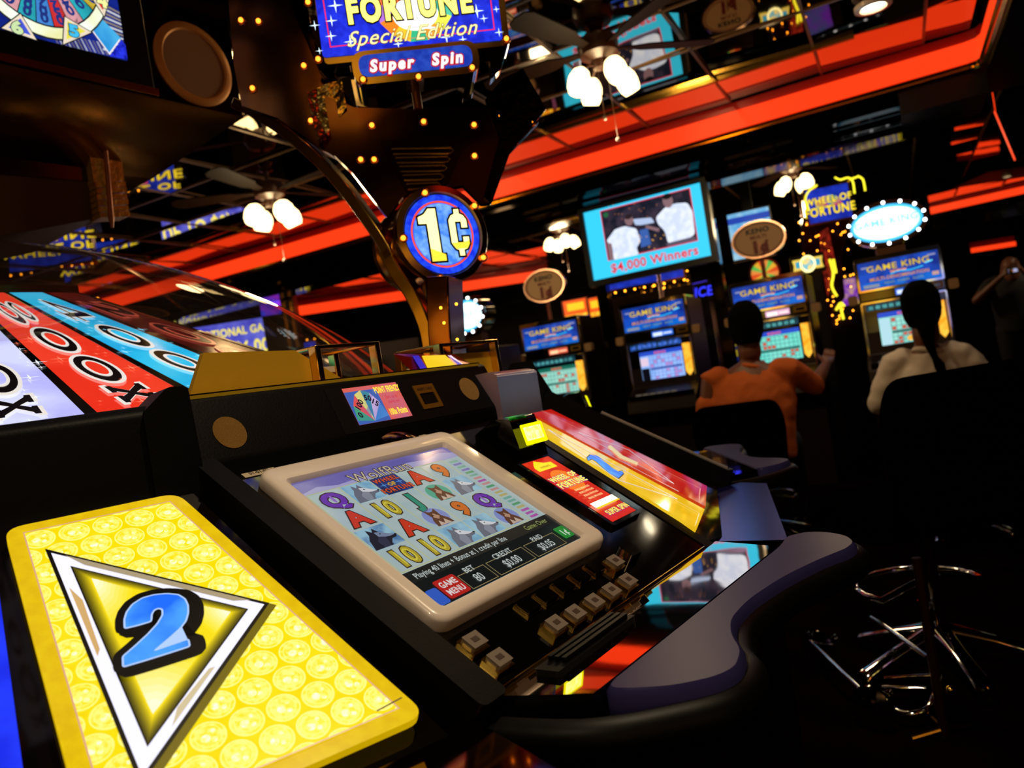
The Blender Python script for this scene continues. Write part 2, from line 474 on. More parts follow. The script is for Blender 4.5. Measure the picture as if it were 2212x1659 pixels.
# ================================================================== lamps
GLOBE = emi('ffdf9e', 4.0, nee=True, rough=.4)
def ceiling_fan(loc, label, yaw, blades=True, globe_r=.058, n=4):
    t = thing('ceiling_fan', label, 'ceiling fan', loc)
    x, y, z = loc; f = Fr(loc, (1, 0, 0), (0, 1, 0))
    BR = mat('3a1e10', .35)
    MB().lathe(f, [(.03, ZC - z - .002), (.05, ZC - z - .03), (.02, ZC - z - .04), (.012, .06)], BR, 16).build('canopy', t)
    MB().lathe(f, [(.02, .07), (.09, .06), (.11, .02), (.10, -.03), (.05, -.06), (.04, -.10), (.0, -.11)], BR, 24).build('motor_housing', t)
    if blades:
        for k in range(5):
            q = R_(yaw + 72 * k); d = V(math.cos(q), math.sin(q), 0); s = V(-d.y, d.x, .18)
            bf = Fr(Vector(loc) + d * .1, d, s)
            b = MB().extr(bf, [(.0, -.02), (.1, -.03), (.16, -.055), (.50, -.07), (.545, -.05), (.56, 0), (.545, .05), (.50, .07), (.16, .055), (.1, .03), (0, .02)], -.004, .004, mat('1a0d06', .6, spec=.05)).build('blade', t)
    for k in range(n):
        q = R_(yaw + 8 + 360 / n * k); d = V(math.cos(q), math.sin(q), 0)
        c = Vector(loc) + d * .115 + V(0, 0, -.11)
        ax = (d * .42 - Z3).normalized(); gf = Fr(c, ax.cross(V(.3, .2, .9)), ax.cross(ax.cross(V(.3, .2, .9))))
        if gf.z.dot(ax) < 0: gf = Fr(c, gf.y, gf.x)
        r = globe_r
        MB().lathe(gf, [(r * .35, -.01), (r * .75, .01), (r * .98, .045), (r, .07), (r * .92, .105), (r * .72, .13), (r * .66, .128), (r * .8, .1), (r * .85, .06), (.01, .02)], GLOBE, 20).build('lamp_shade', t)
        MB().tube([Vector(loc) + V(0, 0, -.08), Vector(loc) + d * .07 + V(0, 0, -.085), c], .007, BR, 6).build('lamp_arm', t)
    for s_, L in ((-.02, .26), (.03, .38)):
        m = MB().tube([Vector(loc) + V(s_, 0, -.1), Vector(loc) + V(s_, 0, -.1 - L)], .0015, BR, 4); m.ball(Vector(loc) + V(s_, 0, -.1 - L), .012, BR)
        m.build('pull_chain', t)
    l = bpy.data.lights.new('fan_light', 'POINT'); l.energy = 26; l.color = (1, .72, .38); l.shadow_soft_size = .12
    lo = bpy.data.objects.new('fan_light', l); lo.location = (x, y, z - .45); COL.objects.link(lo)
p = atY(1290, 95, 4.0); ceiling_fan((p.x, p.y, 2.80), 'brown ceiling fan with four lit glass shades right of the fortune sign', 12)
p = atY(575, 372, 5.3); ceiling_fan((p.x, p.y, 2.72), 'ceiling fan with lit shades seen left of the curved brass arm', 40, globe_r=.07)
p = atY(1205, 470, 8.2); ceiling_fan((p.x, p.y, 2.72), 'small distant fan light cluster left of the winners television', 5)
p = atY(1703, 330, 7.4); ceiling_fan((p.x, p.y, 2.79), 'distant fan light cluster right of the winners television', 30)
def downlight(p, label, r=.095, e=20, lit=9.0):
    t = thing('recessed_downlight', label, 'ceiling light', p)
    f = Fr(p, (1, 0, 0), (0, -1, 0))
    MB().lathe(f, [(r, 0), (r, .022), (r * .72, .026), (r * .66, .0)], BEIGE, 28).build('trim_ring', t)
    MB().lathe(f, [(.001, .004), (r * .66, .004)], emi('fff0cc', lit, nee=True), 24).build('lens', t)
    if e:
        l = bpy.data.lights.new('downlight', 'SPOT'); l.energy = e; l.color = (1, .78, .5); l.spot_size = R_(100); l.spot_blend = .6; l.shadow_soft_size = .06
        lo = bpy.data.objects.new('downlight', l); lo.location = (p[0], p[1], p[2] - .04); COL.objects.link(lo)
q = hit(1885, 8, V(0, 0, ZC - .02), Z3); downlight((q.x, q.y, ZC - .02), 'round recessed downlight glowing in the mirrored ceiling at top right', e=25)
q = atY(2175, 378, 10); downlight((q.x, q.y, q.z), 'tiny distant downlight near the right edge above the far red cove', r=.06, e=0, lit=3)
struct(MB().box(Fr((q.x, q.y, 0), (1, 0, 0), (0, 1, 0)), -.5, .5, -.4, .4, q.z + .001, 3.02, BLACK).build('trim_9'))
downlight((.35, .75, ZC - .02), 'added recessed downlight to light the near console, out of sight overhead', e=95)  # unseen lamp added to brighten the screen bezel
q = V(5.4, 6.4, 2.60); downlight((q.x, q.y, q.z), 'added recessed downlight to light the person at far right, outside the view', e=45)  # unseen lamp added to light the standing person's arms
downlight((-.9, -.6, ZC - .02), 'added recessed downlight behind the camera as fill light, out of sight overhead', e=60)  # unseen fill lamp added behind the viewpoint

# ================================================================== winners television
f = Fr(WP(0, 6.02, 0), XR, Z3)
tv = thing('television', 'large television showing two winners in white shirts and red lettering', 'television', WP(-1.69, 6.02, 1.88))
MB().frame(f, rrect(-2.215, 1.835, -1.155, 2.505, .012), rrect(-2.172, 1.885, -1.198, 2.462, .004), -.07, .02, BLACK).build('bezel', tv)
MB().box(f, -2.2, -1.17, 1.85, 2.49, -.075, -.01, BLACK).build('back_shell', tv)
MB().box(f, -1.8, -1.6, 2.05, 2.3, -.20, -.075, BLACK).box(f, -1.76, -1.64, 2.1, 2.6, -.26, -.20, BLACK).build('wall_bracket', tv)
a = Art(f, -.008, .0012)
TVB = 1.25
a.rect(-2.172, 1.885, -1.198, 2.462, emi('34c4ec', TVB, nee=True, spec=.3))
ph = f.pxs([(1295, 456), (1490, 405), (1508, 520), (1313, 564)])
a.poly(ph, emi('e8304a', 1)); ph2 = inset(ph, .008); a.poly(ph2, emi('151a2a', 1, c2='3a3040', nscale=14))
WH = emi('cfdcf8', 1.1, c2='e8f0ff', nscale=20); SK = emi('8a6a72', 1); DK = emi('101014', 1); GY = emi('5a5468', 1)
def pp(pts): return f.pxs([(1060 + x / 2.765, y / 2.765) for x, y in pts])
a.poly(roundpoly(pp([(690, 1440), (740, 1370), (800, 1350), (870, 1365), (895, 1440), (870, 1480), (885, 1520), (735, 1552), (725, 1470)]), .02), WH)
a.poly(pp([(693, 1450), (722, 1455), (735, 1552), (712, 1556)]), SK)
u, v = pp([(825, 1315)])[0]; a.ell(u, v, .035, .045, SK, rot=.1); a.ell(u, v + .028, .032, .02, emi('2a2024', 1))
a.poly(roundpoly(pp([(985, 1300), (1040, 1240), (1100, 1215), (1175, 1210), (1205, 1260), (1220, 1400), (1180, 1425), (1060, 1455), (1040, 1380), (1000, 1340)]), .025), WH)
a.poly(pp([(1045, 1455), (1215, 1412), (1232, 1433), (1060, 1472)]), GY)
u, v = pp([(1058, 1200)])[0]; a.ell(u, v, .04, .055, SK, rot=.1); a.ell(u, v + .035, .038, .022, DK)
a.poly(roundpoly(pp([(850, 1310), (960, 1300), (980, 1330), (900, 1345), (865, 1345)]), .01), emi('b8ccf0', 1))
a.poly(pp([(930, 1345), (1010, 1365), (1005, 1385), (925, 1362)]), SK)
a.poly(pp([(890, 1375), (940, 1365), (960, 1460), (900, 1480)]), emi('3a62b0', 1))
for q in range(12):
    u, v = pp([(random.uniform(880, 1040), random.uniform(1400, 1490))])[0]; a.ell(u, v, .004, .004, emi('ffc050', 1.5), seg=6, up=0)
for q in range(14):
    u, v = pp([(random.uniform(690, 1000), random.uniform(1210, 1330))])[0]; a.ell(u, v, .003, .003, emi('ffa040', 1), seg=6, up=0)
u, v = pp([(690, 1285)])[0]; a.ell(u, v, .02, .02, emi('2a7a4a', .7))
u, v = f.px(1412, 560)
a.text('$4,000 Winners', u, v, .072, emi('ff9aa8', 1), bold=.035, sx=1.02); a.text2('$4,000 Winners', u, v, .072, emi('e62434', 1), .012, .035, sx=1.02)
a.build('screen_picture', tv)

# ================================================================== row of keno machines
CABW = mat('1d0f0a', .35, spec=.4)
BLUEP = emi('1450c8', .95, c2='0a2a8a', nscale=9)
def marquee_art(a, u0, u1, v0, v1):
    c = (u0 + u1) / 2; wd = u1 - u0; h = v1 - v0
    GO = emi('e8c840', 1); GD = emi('3a2c08', 1)
    a.rect(u0, v0, u1, v1, BLUEP)
    a.poly([(u0, v0), (u1, v0), (u1, v0 + h * .25), (c, v0 + h * .42), (u0, v0 + h * .2)], emi('0a70e0', .9, c2='0c3cb4', nscale=12))
    a.outlined('GAME KING', c + wd * .0, v0 + h * .74, h * .22, GO, GD, o=.03, bold=.01, sx=1.2)
    a.text('♛' if False else 'www', c, v0 + h * .55, h * .12, emi('ff9a20', 1.1), bold=.02, sx=1.5)
    a.text('MULTI-DENOMINATION', c, v0 + h * .34, h * .12, emi('d8962a', 1), bold=.02, sx=1.05)
    a.text('KENO   POKER   SLOTS', c + wd * .05, v0 + h * .15, h * .075, emi('9ab840', .9), sx=1.2)
    a.line([(c - wd * .1, v0 + h * .44), (c, v0 + h * .5), (c + wd * .15, v0 + h * .46), (c + wd * .3, v0 + h * .52)], h * .03, emi('30c8ff', 1.3))
    a.line([(c + wd * .34, v0 + h * .62), (c + wd * .42, v0 + h * .66)], h * .04, emi('60e0ff', 1.3))
    a.rect(u0 + wd * .04, v0 + h * .05, u0 + wd * .24, v0 + h * .16, emi('9aa4b0', .8)); a.rect(u1 - wd * .1, v0 + h * .12, u1 - wd * .02, v0 + h * .25, emi('e0b0a0', .8))
    a.rect(u0 + wd * .04, v0 + h * .78, u0 + wd * .12, v0 + h * .84, emi('a0a8d0', .8)); a.rect(u1 - wd * .13, v0 + h * .84, u1 - wd * .03, v0 + h * .9, emi('a0a8d0', .8))
def keno_machine(t, label, info, scr, belly, sides):
    f = Fr(WP(t, 6.325, 0), XR, Z3)
    m = thing('slot_machine', label, 'slot machine', WP(t, 6.325, 0), 'keno machines in the far row')
    side = lambda u0, u1, mm, mb: mb.extr(Fr(f.P(u0, 0, 0), -f.z, f.y), [(0, 0), (.5, 0), (.5, 1.64), (0, 1.64), (0, 1.36), (-.02, .94), (-.2, .84), (-.22, .74), (-.02, .62)], 0, u1 - u0, mm)
    mb = MB(); side(-.29, .29, CABW, mb)
    mb.build('cabinet', m, bevel=.008)
    MB().frame(f, rrect(-.285, 1.405, .285, 1.645, .012), rrect(-.262, 1.425, .262, 1.622, .004), 0, .05, CHROME).box(f, -.28, .28, 1.625, 1.66, -.3, .052, CHROME).build('marquee_frame', m, bevel=.004)
    a = Art(f, .03, .0012); marquee_art(a, -.262, .262, 1.425, 1.622); a.build('marquee_glass', m)
    # info strip
    mb = MB().box(f, -.275, .275, 1.345, 1.402, 0, .03, BLACKG); mb.build('info_strip', m)
    a = Art(f, .031, .0012)
    c1, c2_ = {'red': ('e86048', 'ffd0a0'), 'blue': ('2a6ae0', 'd8e8ff'), 'pink': ('e8b0d0', 'fff4f0')}[info]
    a.rect(-.04, 1.352, .14, 1.397, emi(c1, 1.1)); a.rect(-.03, 1.357, .05, 1.385, emi(c2_, 1.2)); a.rect(.06, 1.365, .13, 1.378, emi(c2_, 1.1)); a.build('player_display', m)
    MB().frame(f, rrect(.17, 1.352, .265, 1.398, .004), rrect(.185, 1.364, .25, 1.386, .003), .03, .036, GOLDM).build('card_slot_frame', m)
    for sg in (-1, 1):
        MB().extr(f, rrect(sg * .33 - .032, 1.33, sg * .33 + .032, 1.40, .015), -.04, .03, mat('b08a5c', .4)).build('side_speaker', m, bevel=.006)
    # main glass, chrome surround
    MB().frame(f, rrect(-.285, .895, .285, 1.335, .015), rrect(-.268, .912, .268, 1.318, .008), .0, .035, CHROME).build('screen_surround', m, bevel=.004)
    MB().box(f, -.268, .268, .912, 1.318, .0, .012, BLACKG).build('glass', m)
    a = Art(f, .0135, .0012)
    tp = '1c4a5a' if scr != 'b' else '3060c8'
    a.rect(-.25, 1.265, .19, 1.312, emi(tp, .8, c2='10303a', nscale=30)); 
    for i in range(9): a.rect(-.23 + i * .045, 1.275, -.2 + i * .045, 1.3, emi('6ad0d0' if scr != 'b' else '5a8aff', .8), up=0)
    a.rect(-.25, .92, .19, .96, emi('203058' if scr == 'b' else '104038', .8, c2='6a7ae0' if scr == 'b' else '30a080', nscale=40))
    bg = {'g': '8ed2c0', 'b': '8ab4f4', 't': '6cd8c8', 'm': '9ce0d4'}[scr]
    a.rect(-.18, .985, .185, 1.24, emi(bg, 1.1, c2={'g': 'a8dcc8', 'b': 'a4c4ff', 't': '84e0d0', 'm': '7ccabc'}[scr], nscale=8))
    a.rect(-.18, 1.205, .185, 1.24, emi('2a50d0' if scr in 'btm' else '1a6a5a', 1))
    a.text('KENO', -.0, 1.222, .02, emi('ff7050', 1), bold=.02, sx=1.3)
    gx0 = -.1 if scr in 'bm' else -.165
    gl = emi('3a7a8a' if scr != 'b' else '4a5ac0', .8)
    for r0, r1 in ((1.10, 1.195), (1.0, 1.08)):
        n = int((.175 - gx0) / .033)
        for i in range(n + 1): a.rect(gx0 + i * .033 - .0015, r0, gx0 + i * .033 + .0015, r1, gl, up=0)
        for j in range(4): a.rect(gx0, r0 + (r1 - r0) * j / 3 - .0015, gx0 + n * .033, r0 + (r1 - r0) * j / 3 + .0015, gl, up=0)
        a.up()
        for q in range(8):
            i, j = random.randrange(n), random.randrange(3)
            a.rect(gx0 + i * .033 + .004, r0 + (r1 - r0) * j / 3 + .004, gx0 + i * .033 + .029, r0 + (r1 - r0) * (j + 1) / 3 - .004, emi('d8543a' if scr != 'b' else 'c88ad8', .9), up=0)
    a.up().rect(gx0, 1.083, .175, 1.096, emi('0c5a4a' if scr != 'b' else '2a50b8', .8))
    if scr == 'b': a.rect(-.175, 1.0, -.108, 1.10, emi('0a0a14', 1)); a.rect(-.175, 1.12, -.108, 1.19, emi('e8d0e8', 1))
    if scr == 'm': a.rect(-.175, 1.0, -.108, 1.195, emi('b8e4f0', 1)); a.ell(.02, 1.03, .03, .02, emi('f0b040', 1.2))
    a.build('game_screen', m)
    mb = MB().extr(f, [(.202, 1.03), (.228, .995), (.255, 1.03), (.255, 1.262), (.202, 1.262)], .012, .05, emi('ff9c1c', 1.25, c2='ffc040', nscale=20)); mb.build('bill_acceptor', m, bevel=.004)
    MB().box(f, -.27, .27, .85, .885, .1, .19, BLACKG).build('button_ledge', m)
    for i in range(6): MB().box(f, -.22 + i * .06, -.18 + i * .06, .885, .894, .12, .16, emi('c8b8a0', .15)).build('button', m, bevel=.003)
    # belly glass
    MB().frame(f, rrect(-.285, .33, .285, .70 - .06, .01), rrect(-.262, .355, .262, .615, .004), -.03, .0, CHROME).build('belly_frame', m)
    a = Art(f, -.006, .0012); a.rect(-.262, .355, .262, .615, emi('1246c8', belly, c2='0a78e8', nscale=8))
    a.text('GAME', .1, .53, .07, emi('f0f0ff', belly), bold=.04); a.text('KING', .1, .43, .06, emi('f0e060', belly), bold=.03); a.build('belly_glass', m)
    return m, f
m1, f1 = keno_machine(-2.755, 'leftmost keno machine of the far row, with a green number grid and red info display', 'red', 'g', .6, 1)
m2, f2 = keno_machine(-1.80, 'unoccupied keno machine with the bright blue number grid, under the winners television', 'blue', 'b', .8, 1)
m3, f3 = keno_machine(-.875, 'keno machine being played by the man in the orange shirt', 'pink', 't', 1.1, 1)
m4, f4 = keno_machine(.045, 'keno machine under the glowing white oval sign, rightmost of the far row', 'blue', 'm', .7, 1)
# small lit strip lamps on the cabinet tops
def oval_sign(f, hb, hc, a_, b_, label, text=True):
    o = f.P(0, hb, -.1)
    t = thing('oval_sign', label, 'sign', o, 'oval penny signs on poles')
    sf = Fr(f.P(0, hc, -.1), f.x, f.y)
    MB().lathe(Fr(o, (1, 0, 0), (0, 1, 0)), [(.03, 0), (.022, .012), (.016, .02), (.016, hc - hb - b_ * .2), (.0, hc - hb - b_ * .2)], mat('9a5a4a', .25, .6), 14).build('pole', t)
    q = [2 * PI * i / 40 for i in range(40)]
    MB().frame(sf, [((a_) * math.cos(x), b_ * math.sin(x)) for x in q], [((a_ - .012) * math.cos(x), (b_ - .012) * math.sin(x)) for x in q], -.02, .03, mat('c89a80', .2, .9)).build('rim', t)
    MB().extr(sf, [((a_ - .011) * math.cos(x), (b_ - .011) * math.sin(x)) for x in q], -.015, .015, mat('f0c490', .5)).build('sign_plate', t)
    a = Art(sf, .016, .0012); RD = mat('8a2418', .5); BK = mat('14100e', .5)
    a.ring(0, 0, a_ - .022, b_ - .022, .007, RD)
    a.text('KENO', 0, b_ * .48, b_ * .26, BK, bold=.04, sx=1.15); a.text('MULTI', 0, b_ * .14, b_ * .17, RD, bold=.03, sx=1.2); a.text('1¢', -.0, -b_ * .38, b_ * .62, RD, bold=.06, sx=1.0)
    a.build('lettering', t)
def prj(p):
    d = Vector(p) - CAM; x = d.x / d.y; z = d.z / d.y
    return (1106 + FPX * (x * cr_ - z * sr_), 829.5 - FPX * (x * sr_ + z * cr_))
def shiftf(f, du): return Fr(f.P(du, 0, 0), f.x, f.y)
oval_sign(shiftf(f1, -.035), 1.66, 1.985, .205, .15, 'brown oval keno 1¢ sign on a pole above the leftmost keno machine')
oval_sign(shiftf(f3, -.02), 1.66, 1.98, .21, .15, 'brown oval keno 1¢ sign on a pole right of the winners television')
oval_sign(shiftf(f2, .06), 1.66, 2.02, .19, .14, 'brown oval keno sign mostly hidden behind the winners television')
def lit_oval(sf, a_, b_, label, base_h, nb=12):
    t = thing('lit_oval_sign', label, 'sign', sf.P(0, -base_h, 0))
    q = [2 * PI * i / 44 for i in range(44)]
    MB().extr(sf, [(a_ * math.cos(x), b_ * math.sin(x)) for x in q], -.12, .0, BLACKG).build('shell', t)
    MB().frame(sf, [(a_ * math.cos(x), b_ * math.sin(x)) for x in q], [((a_ - .03) * math.cos(x), (b_ - .03) * math.sin(x)) for x in q], -.02, .025, mat('5a4030', .2, .9)).build('bulb_rim', t)
    a = Art(sf, .006, .0012); a.ell(0, 0, a_ - .028, b_ - .028, emi('48b8f0', 1.6, nee=True), seg=44); a.ell(0, -.0, (a_ - .028) * .9, (b_ - .028) * .82, emi('c8f0ff', 2.2, c2='ffffff', nscale=7), seg=44)
    a.text('GAME KING', 0, b_ * .1, b_ * .3, emi('8ad8ff', 1.3), bold=.03, sx=1.1); a.build('face', t)
    for i in range(nb):
        x = 2 * PI * (i + .5) / nb; MB().ball(sf.P((a_ - .015) * math.cos(x), (b_ - .015) * math.sin(x), .03), .012, emi('f4f8ff', 7)).build('bulb', t)
    mb = MB()
    for i in range(5): mb.box(sf, -.1, .1, -b_ - .02 - .018 * i, -b_ - .01 - .018 * i, -.1, -.02, mat('7a5a40', .3, .8))
    mb.box(sf, -.09, .09, -base_h, -b_ + .03, -.09, -.03, mat('4a3020', .4, .6)); mb.build('neck', t)
h4 = 1.885
lit_oval(Fr(f4.P(-.03, h4, -.02), f4.x, f4.y), .27, .165, 'glowing white and blue oval sign ringed by white bulbs, at right', h4 - 1.66, 14)
# dark tube going up behind the lit oval
# second machine of that kind, half hidden behind the penny medallion column
q = atY(1012, 682, 6.6)
lit_oval(Fr(q, V(.75, -.66, 0), Z3), .21, .165, 'glowing oval sign with white bulbs peeking out beside the brass column', .30, 12)
t = thing('slot_machine', 'dark slot machine cabinet half hidden behind the brass column', 'slot machine', (q.x, q.y, 0))
f = Fr((q.x, q.y, 0), V(.75, -.66, 0), Z3)
MB().box(f, -.22, .22, 0, q.z - .3, -.34, 0, CABW).build('cabinet', t, bevel=.01)
a = Art(f, .004, .0012); a.rect(-.2, q.z - .52, .2, q.z - .34, BLUEP); a.text('GAME KING', 0, q.z - .42, .045, emi('e8c840', 1), bold=.02); a.build('marquee_glass', t)

# ================================================================== far signs and machines behind the row
YB = emi('ffe030', 1.3); BK1 = emi('101010', .3)
def wof_panel(a, wd, h):
    a.rect(-wd / 2, -h / 2, wd / 2, h / 2, emi('2038c0', 1.0, c2='14289a', nscale=12))
    cols = ['e83830', 'f0a020', 'f0e040', '30b050', '30a0e0', '8040c0', 'f070a0']
    for i in range(10):
        q0 = PI * i / 10; q1 = PI * (i + 1) / 10; r = h * .38
        a.poly([(0, -h * .1), (r * math.cos(q0), -h * .1 + r * math.sin(q0)), (r * math.cos(q1), -h * .1 + r * math.sin(q1))], emi(cols[i % 7], .95), up=0)
    a.up(); a.outlined('WHEEL OF', 0, h * .14, h * .2, YB, BK1, sx=wd / h * .75, o=.04); a.outlined('FORTUNE', 0, -h * .18, h * .26, YB, BK1, sx=wd / h * .68, o=.04)
OB = emi('ff9c20', 7.0)
def wof_sign(fr, wd, h, label, legs=None, edge=True):
    t = thing('wheel_game_sign', label, 'sign', fr.P(0, -h / 2, 0))
    MB().box(fr, -wd / 2 - .02, wd / 2 + .02, -h / 2 - .02, h / 2 + .02, -.12, -.004, BRASSD).build('sign_box', t, bevel=.01)
    a = Art(fr, .0, .0012); wof_panel(a, wd, h); a.build('sign_face', t)
    if edge:
        for i in range(9):
            for sg in (-1, 1): MB().ball(fr.P(-wd / 2 + wd * i / 8, sg * (h / 2 + .035), 0), .010, OB, seg=6).build('bulb', t)
    return t
# the lit wheel game behind the two players, with neon and chasing bulbs
q = atY(1790, 440, 6.9); f = Fr(q, V(.97, -.22, 0), Z3)
t = wof_sign(f, .36, .30, 'blue and yellow wheel game sign under yellow neon curls, right of centre', edge=False)
NEON = emi('fff030', 1.6)
for pts in ([(1748, 455), (1740, 430), (1748, 412), (1765, 400)], [(1803, 383), (1815, 388), (1832, 384), (1842, 392), (1846, 418)], [(1852, 380), (1864, 388), (1869, 412)], [(1835, 388), (1852, 382)]):
    MB().tube(smoothpath([f.P(*f.px(x, y, .03), .03) for x, y in pts]), .008, NEON, 8).build('neon_tube', t)
mb = MB().extr(f, f.pxs([(1735, 470), (1750, 462), (1845, 452), (1835, 500), (1820, 560), (1828, 640), (1780, 720), (1745, 700), (1738, 600)]), -.2, -.05, mat('3a120a', .2, .6)); mb.build('bulb_tower', t)
mb = MB().extr(f, f.pxs([(1772, 500), (1790, 490), (1805, 560), (1790, 640), (1775, 560)]), -.05, -.03, emi('c83020', .5, c2='401008', nscale=20)); mb.build('flame_panel', t)
MB().box(f, -.3, .3, -q.z, -1.0, -.4, -.06, CABW).build('cabinet', t)
rb = random.Random(5); nb = 0
for i in range(62):
    x, y = rb.uniform(1725, 1845), rb.uniform(470, 700)
    if (x - 1785) ** 2 / 2600 + (y - 440) ** 2 / 1800 < 1: continue
    if 1848 < x: continue
    u, v = f.px(x, y, -.03); MB().ball(f.P(u, v, -.035), .0075, OB, seg=6).build('bulb', t)
mb = MB(); 
for pts in ([(1792, 560), (1800, 590), (1797, 618), (1808, 640)], [(1800, 560), (1806, 590)], [(1815, 660), (1822, 690)], [(1806, 670), (1816, 655), (1824, 662)]):
    mb.tube(smoothpath([f.P(*f.px(x, y, .0), 0) for x, y in pts]), .011, NEON, 8)
mb.build('neon_pointer', t)
# small round-ended badge sign
q = atY(1745, 570, 6.7); f = Fr(q, V(.95, -.3, 0), Z3); t = thing('badge_sign', 'small glowing badge sign with a bright round centre beside the bulb tower', 'sign', q)
MB().box(f, -.14, .14, -.085, .085, -.06, -.003, BLACK).build('sign_box', t, bevel=.01)
a = Art(f, 0, .0012); a.poly([(-.125, -.05), (-.06, -.05), (-.05, -.02), (.05, -.02), (.06, -.05), (.125, -.05), (.115, 0), (.125, .05), (.06, .05), (-.06, .05), (-.125, .05), (-.115, 0)], emi('e8c850', 1.2)); a.rect(-.1, -.025, .1, .03, emi('3aa8c8', 1)); a.ell(0, 0, .065, .075, emi('fff0a0', 2)); a.ell(0, .0, .05, .055, emi('ffd050', 1.4, c2='60b0c0', nscale=30)); a.build('sign_face', t)
MB().box(f, -.1, .1, -q.z, -.09, -.3, -.02, CABW).build('cabinet', t)
# screens and wheel behind the oval sign
q = atY(1622, 505, 7.3); f = Fr(q, V(.93, -.36, 0), Z3); t = thing('television', 'pale blue screen half hidden behind the oval keno sign', 'television', q)
MB().box(f, -.2, .2, -.24, .24, -.05, -.003, BLACK).build('bezel', t)
a = Art(f, 0, .0012); a.rect(-.19, -.22, .19, .22, emi('58a8e0', 1.0, c2='a0d0e8', nscale=9)); a.rect(-.19, .12, .19, .18, emi('2848b0', 1)); a.build('screen_picture', t)
MB().box(f, -.05, .05, .24, 2.85 - q.z, -.1, -.03, BLACK).build('hanging_pole', t)
q = atY(1652, 590, 7.6); f = Fr(q, V(.95, -.3, 0), Z3); t = thing('prize_wheel', 'small colourful prize wheel partly hidden behind the oval keno sign pole', 'prize wheel', q)
MB().lathe(f, [(.15, -.06), (.15, -.002), (.13, 0)], mat('5a1008', .3), 32).build('rim', t)
a = Art(f, .002, .0012)
for i in range(16): a.poly([(0, 0), (.13 * math.cos(PI * i / 8), .13 * math.sin(PI * i / 8)), (.13 * math.cos(PI * (i + 1) / 8), .13 * math.sin(PI * (i + 1) / 8))], emi(['e85020', 'f0b030', '60c050', 'f09040'][i % 4], .9), up=0)
a.build('wedge_face', t); MB().box(f, -.18, .18, -q.z, -.15, -.3, -.05, CABW).build('cabinet', t)
# orange and yellow lit cabinet tops between the first two machines
for px, lab in ((1243, 'orange and yellow lit sign box beside the leftmost oval sign pole'), (1290, 'narrower orange and yellow lit sign box just left of the television pillar')):
    q = atY(px, 668 - (px - 1243) * .12, 8.4); f = Fr(q, V(.96, -.28, 0), Z3); t = thing('lit_sign_box', lab, 'sign', q)
    wd = .125 if px < 1260 else .1
    MB().box(f, -wd - .02, wd + .02, -.11, .11, -.2, -.003, mat('5a1a08', .4)).build('sign_box', t)
    a = Art(f, 0, .0012); a.rect(-wd, -.1, wd, .1, emi('ff5a18', 1.1)); a.rect(-wd * .7, -.01, wd * .8, .07, emi('ffb820', 1.3)); a.rect(-wd, -.1, wd, -.055, emi('ffd030', 1.2, c2='ff8018', nscale=40)); a.build('sign_face', t)
    MB().box(f, -wd * .75, wd * .75, -q.z, -.11, -.2, -.02, CABW).build('cabinet', t)
# blue and violet neon words
for (px, py, txt, c, wd) in ((1388, 655, 'KING', '3a4aff', .06), (1508, 631, 'DICE', '3038ff', .07)):
    q = atY(px, py, 8.0); f = Fr(q, V(.95, -.3, 0), Z3)
    t = thing('neon_sign', {'KING': 'blue neon word KING behind the blue keno machine marquee', 'DICE': 'blue and violet neon word above the man in orange, left'}[txt], 'neon sign', q)
    MB().box(f, -.15, .15, -.09, .12, -.05, -.004, BLACK).build('backing', t)
    a = Art(f, 0, .0012); a.text(txt, 0, 0, .10, emi(c, 1.5), bold=.02, shear=.2, sx=.9)
    if txt == 'DICE': a.rect(-.15, -.05, -.12, .06, emi('e040ff', 1.3)); a.line([(-.1, .09), (.1, .1)], .01, emi('4030c0', 1))
    a.build('neon_word', t); MB().box(f, -.1, .1, -q.z, -.09, -.2, -.05, CABW).build('cabinet', t)
# bulbs hanging on the wheel game behind the blue machine
q = atY(1430, 605, 7.8); f = Fr(q, V(.95, -.3, 0), Z3); t = thing('wheel_game_sign', 'dark wheel game with warm bulbs just below the winners television', 'sign', q)
MB().box(f, -.25, .28, -q.z, .12, -.3, -.02, BLACKG).build('cabinet', t)
for i in range(22):
    x, y = rb.uniform(-.24, .26), rb.uniform(-.16, .08); MB().ball(f.P(x, y, -.008), .008, OB, seg=6).build('bulb', t)
mb = MB().tube([f.P(-.1 + .05 * math.cos(x / 5), .05 + .02 * math.sin(x / 5), 0) for x in range(32)], .004, emi('c04020', .6), 6); mb.build('arch', t)
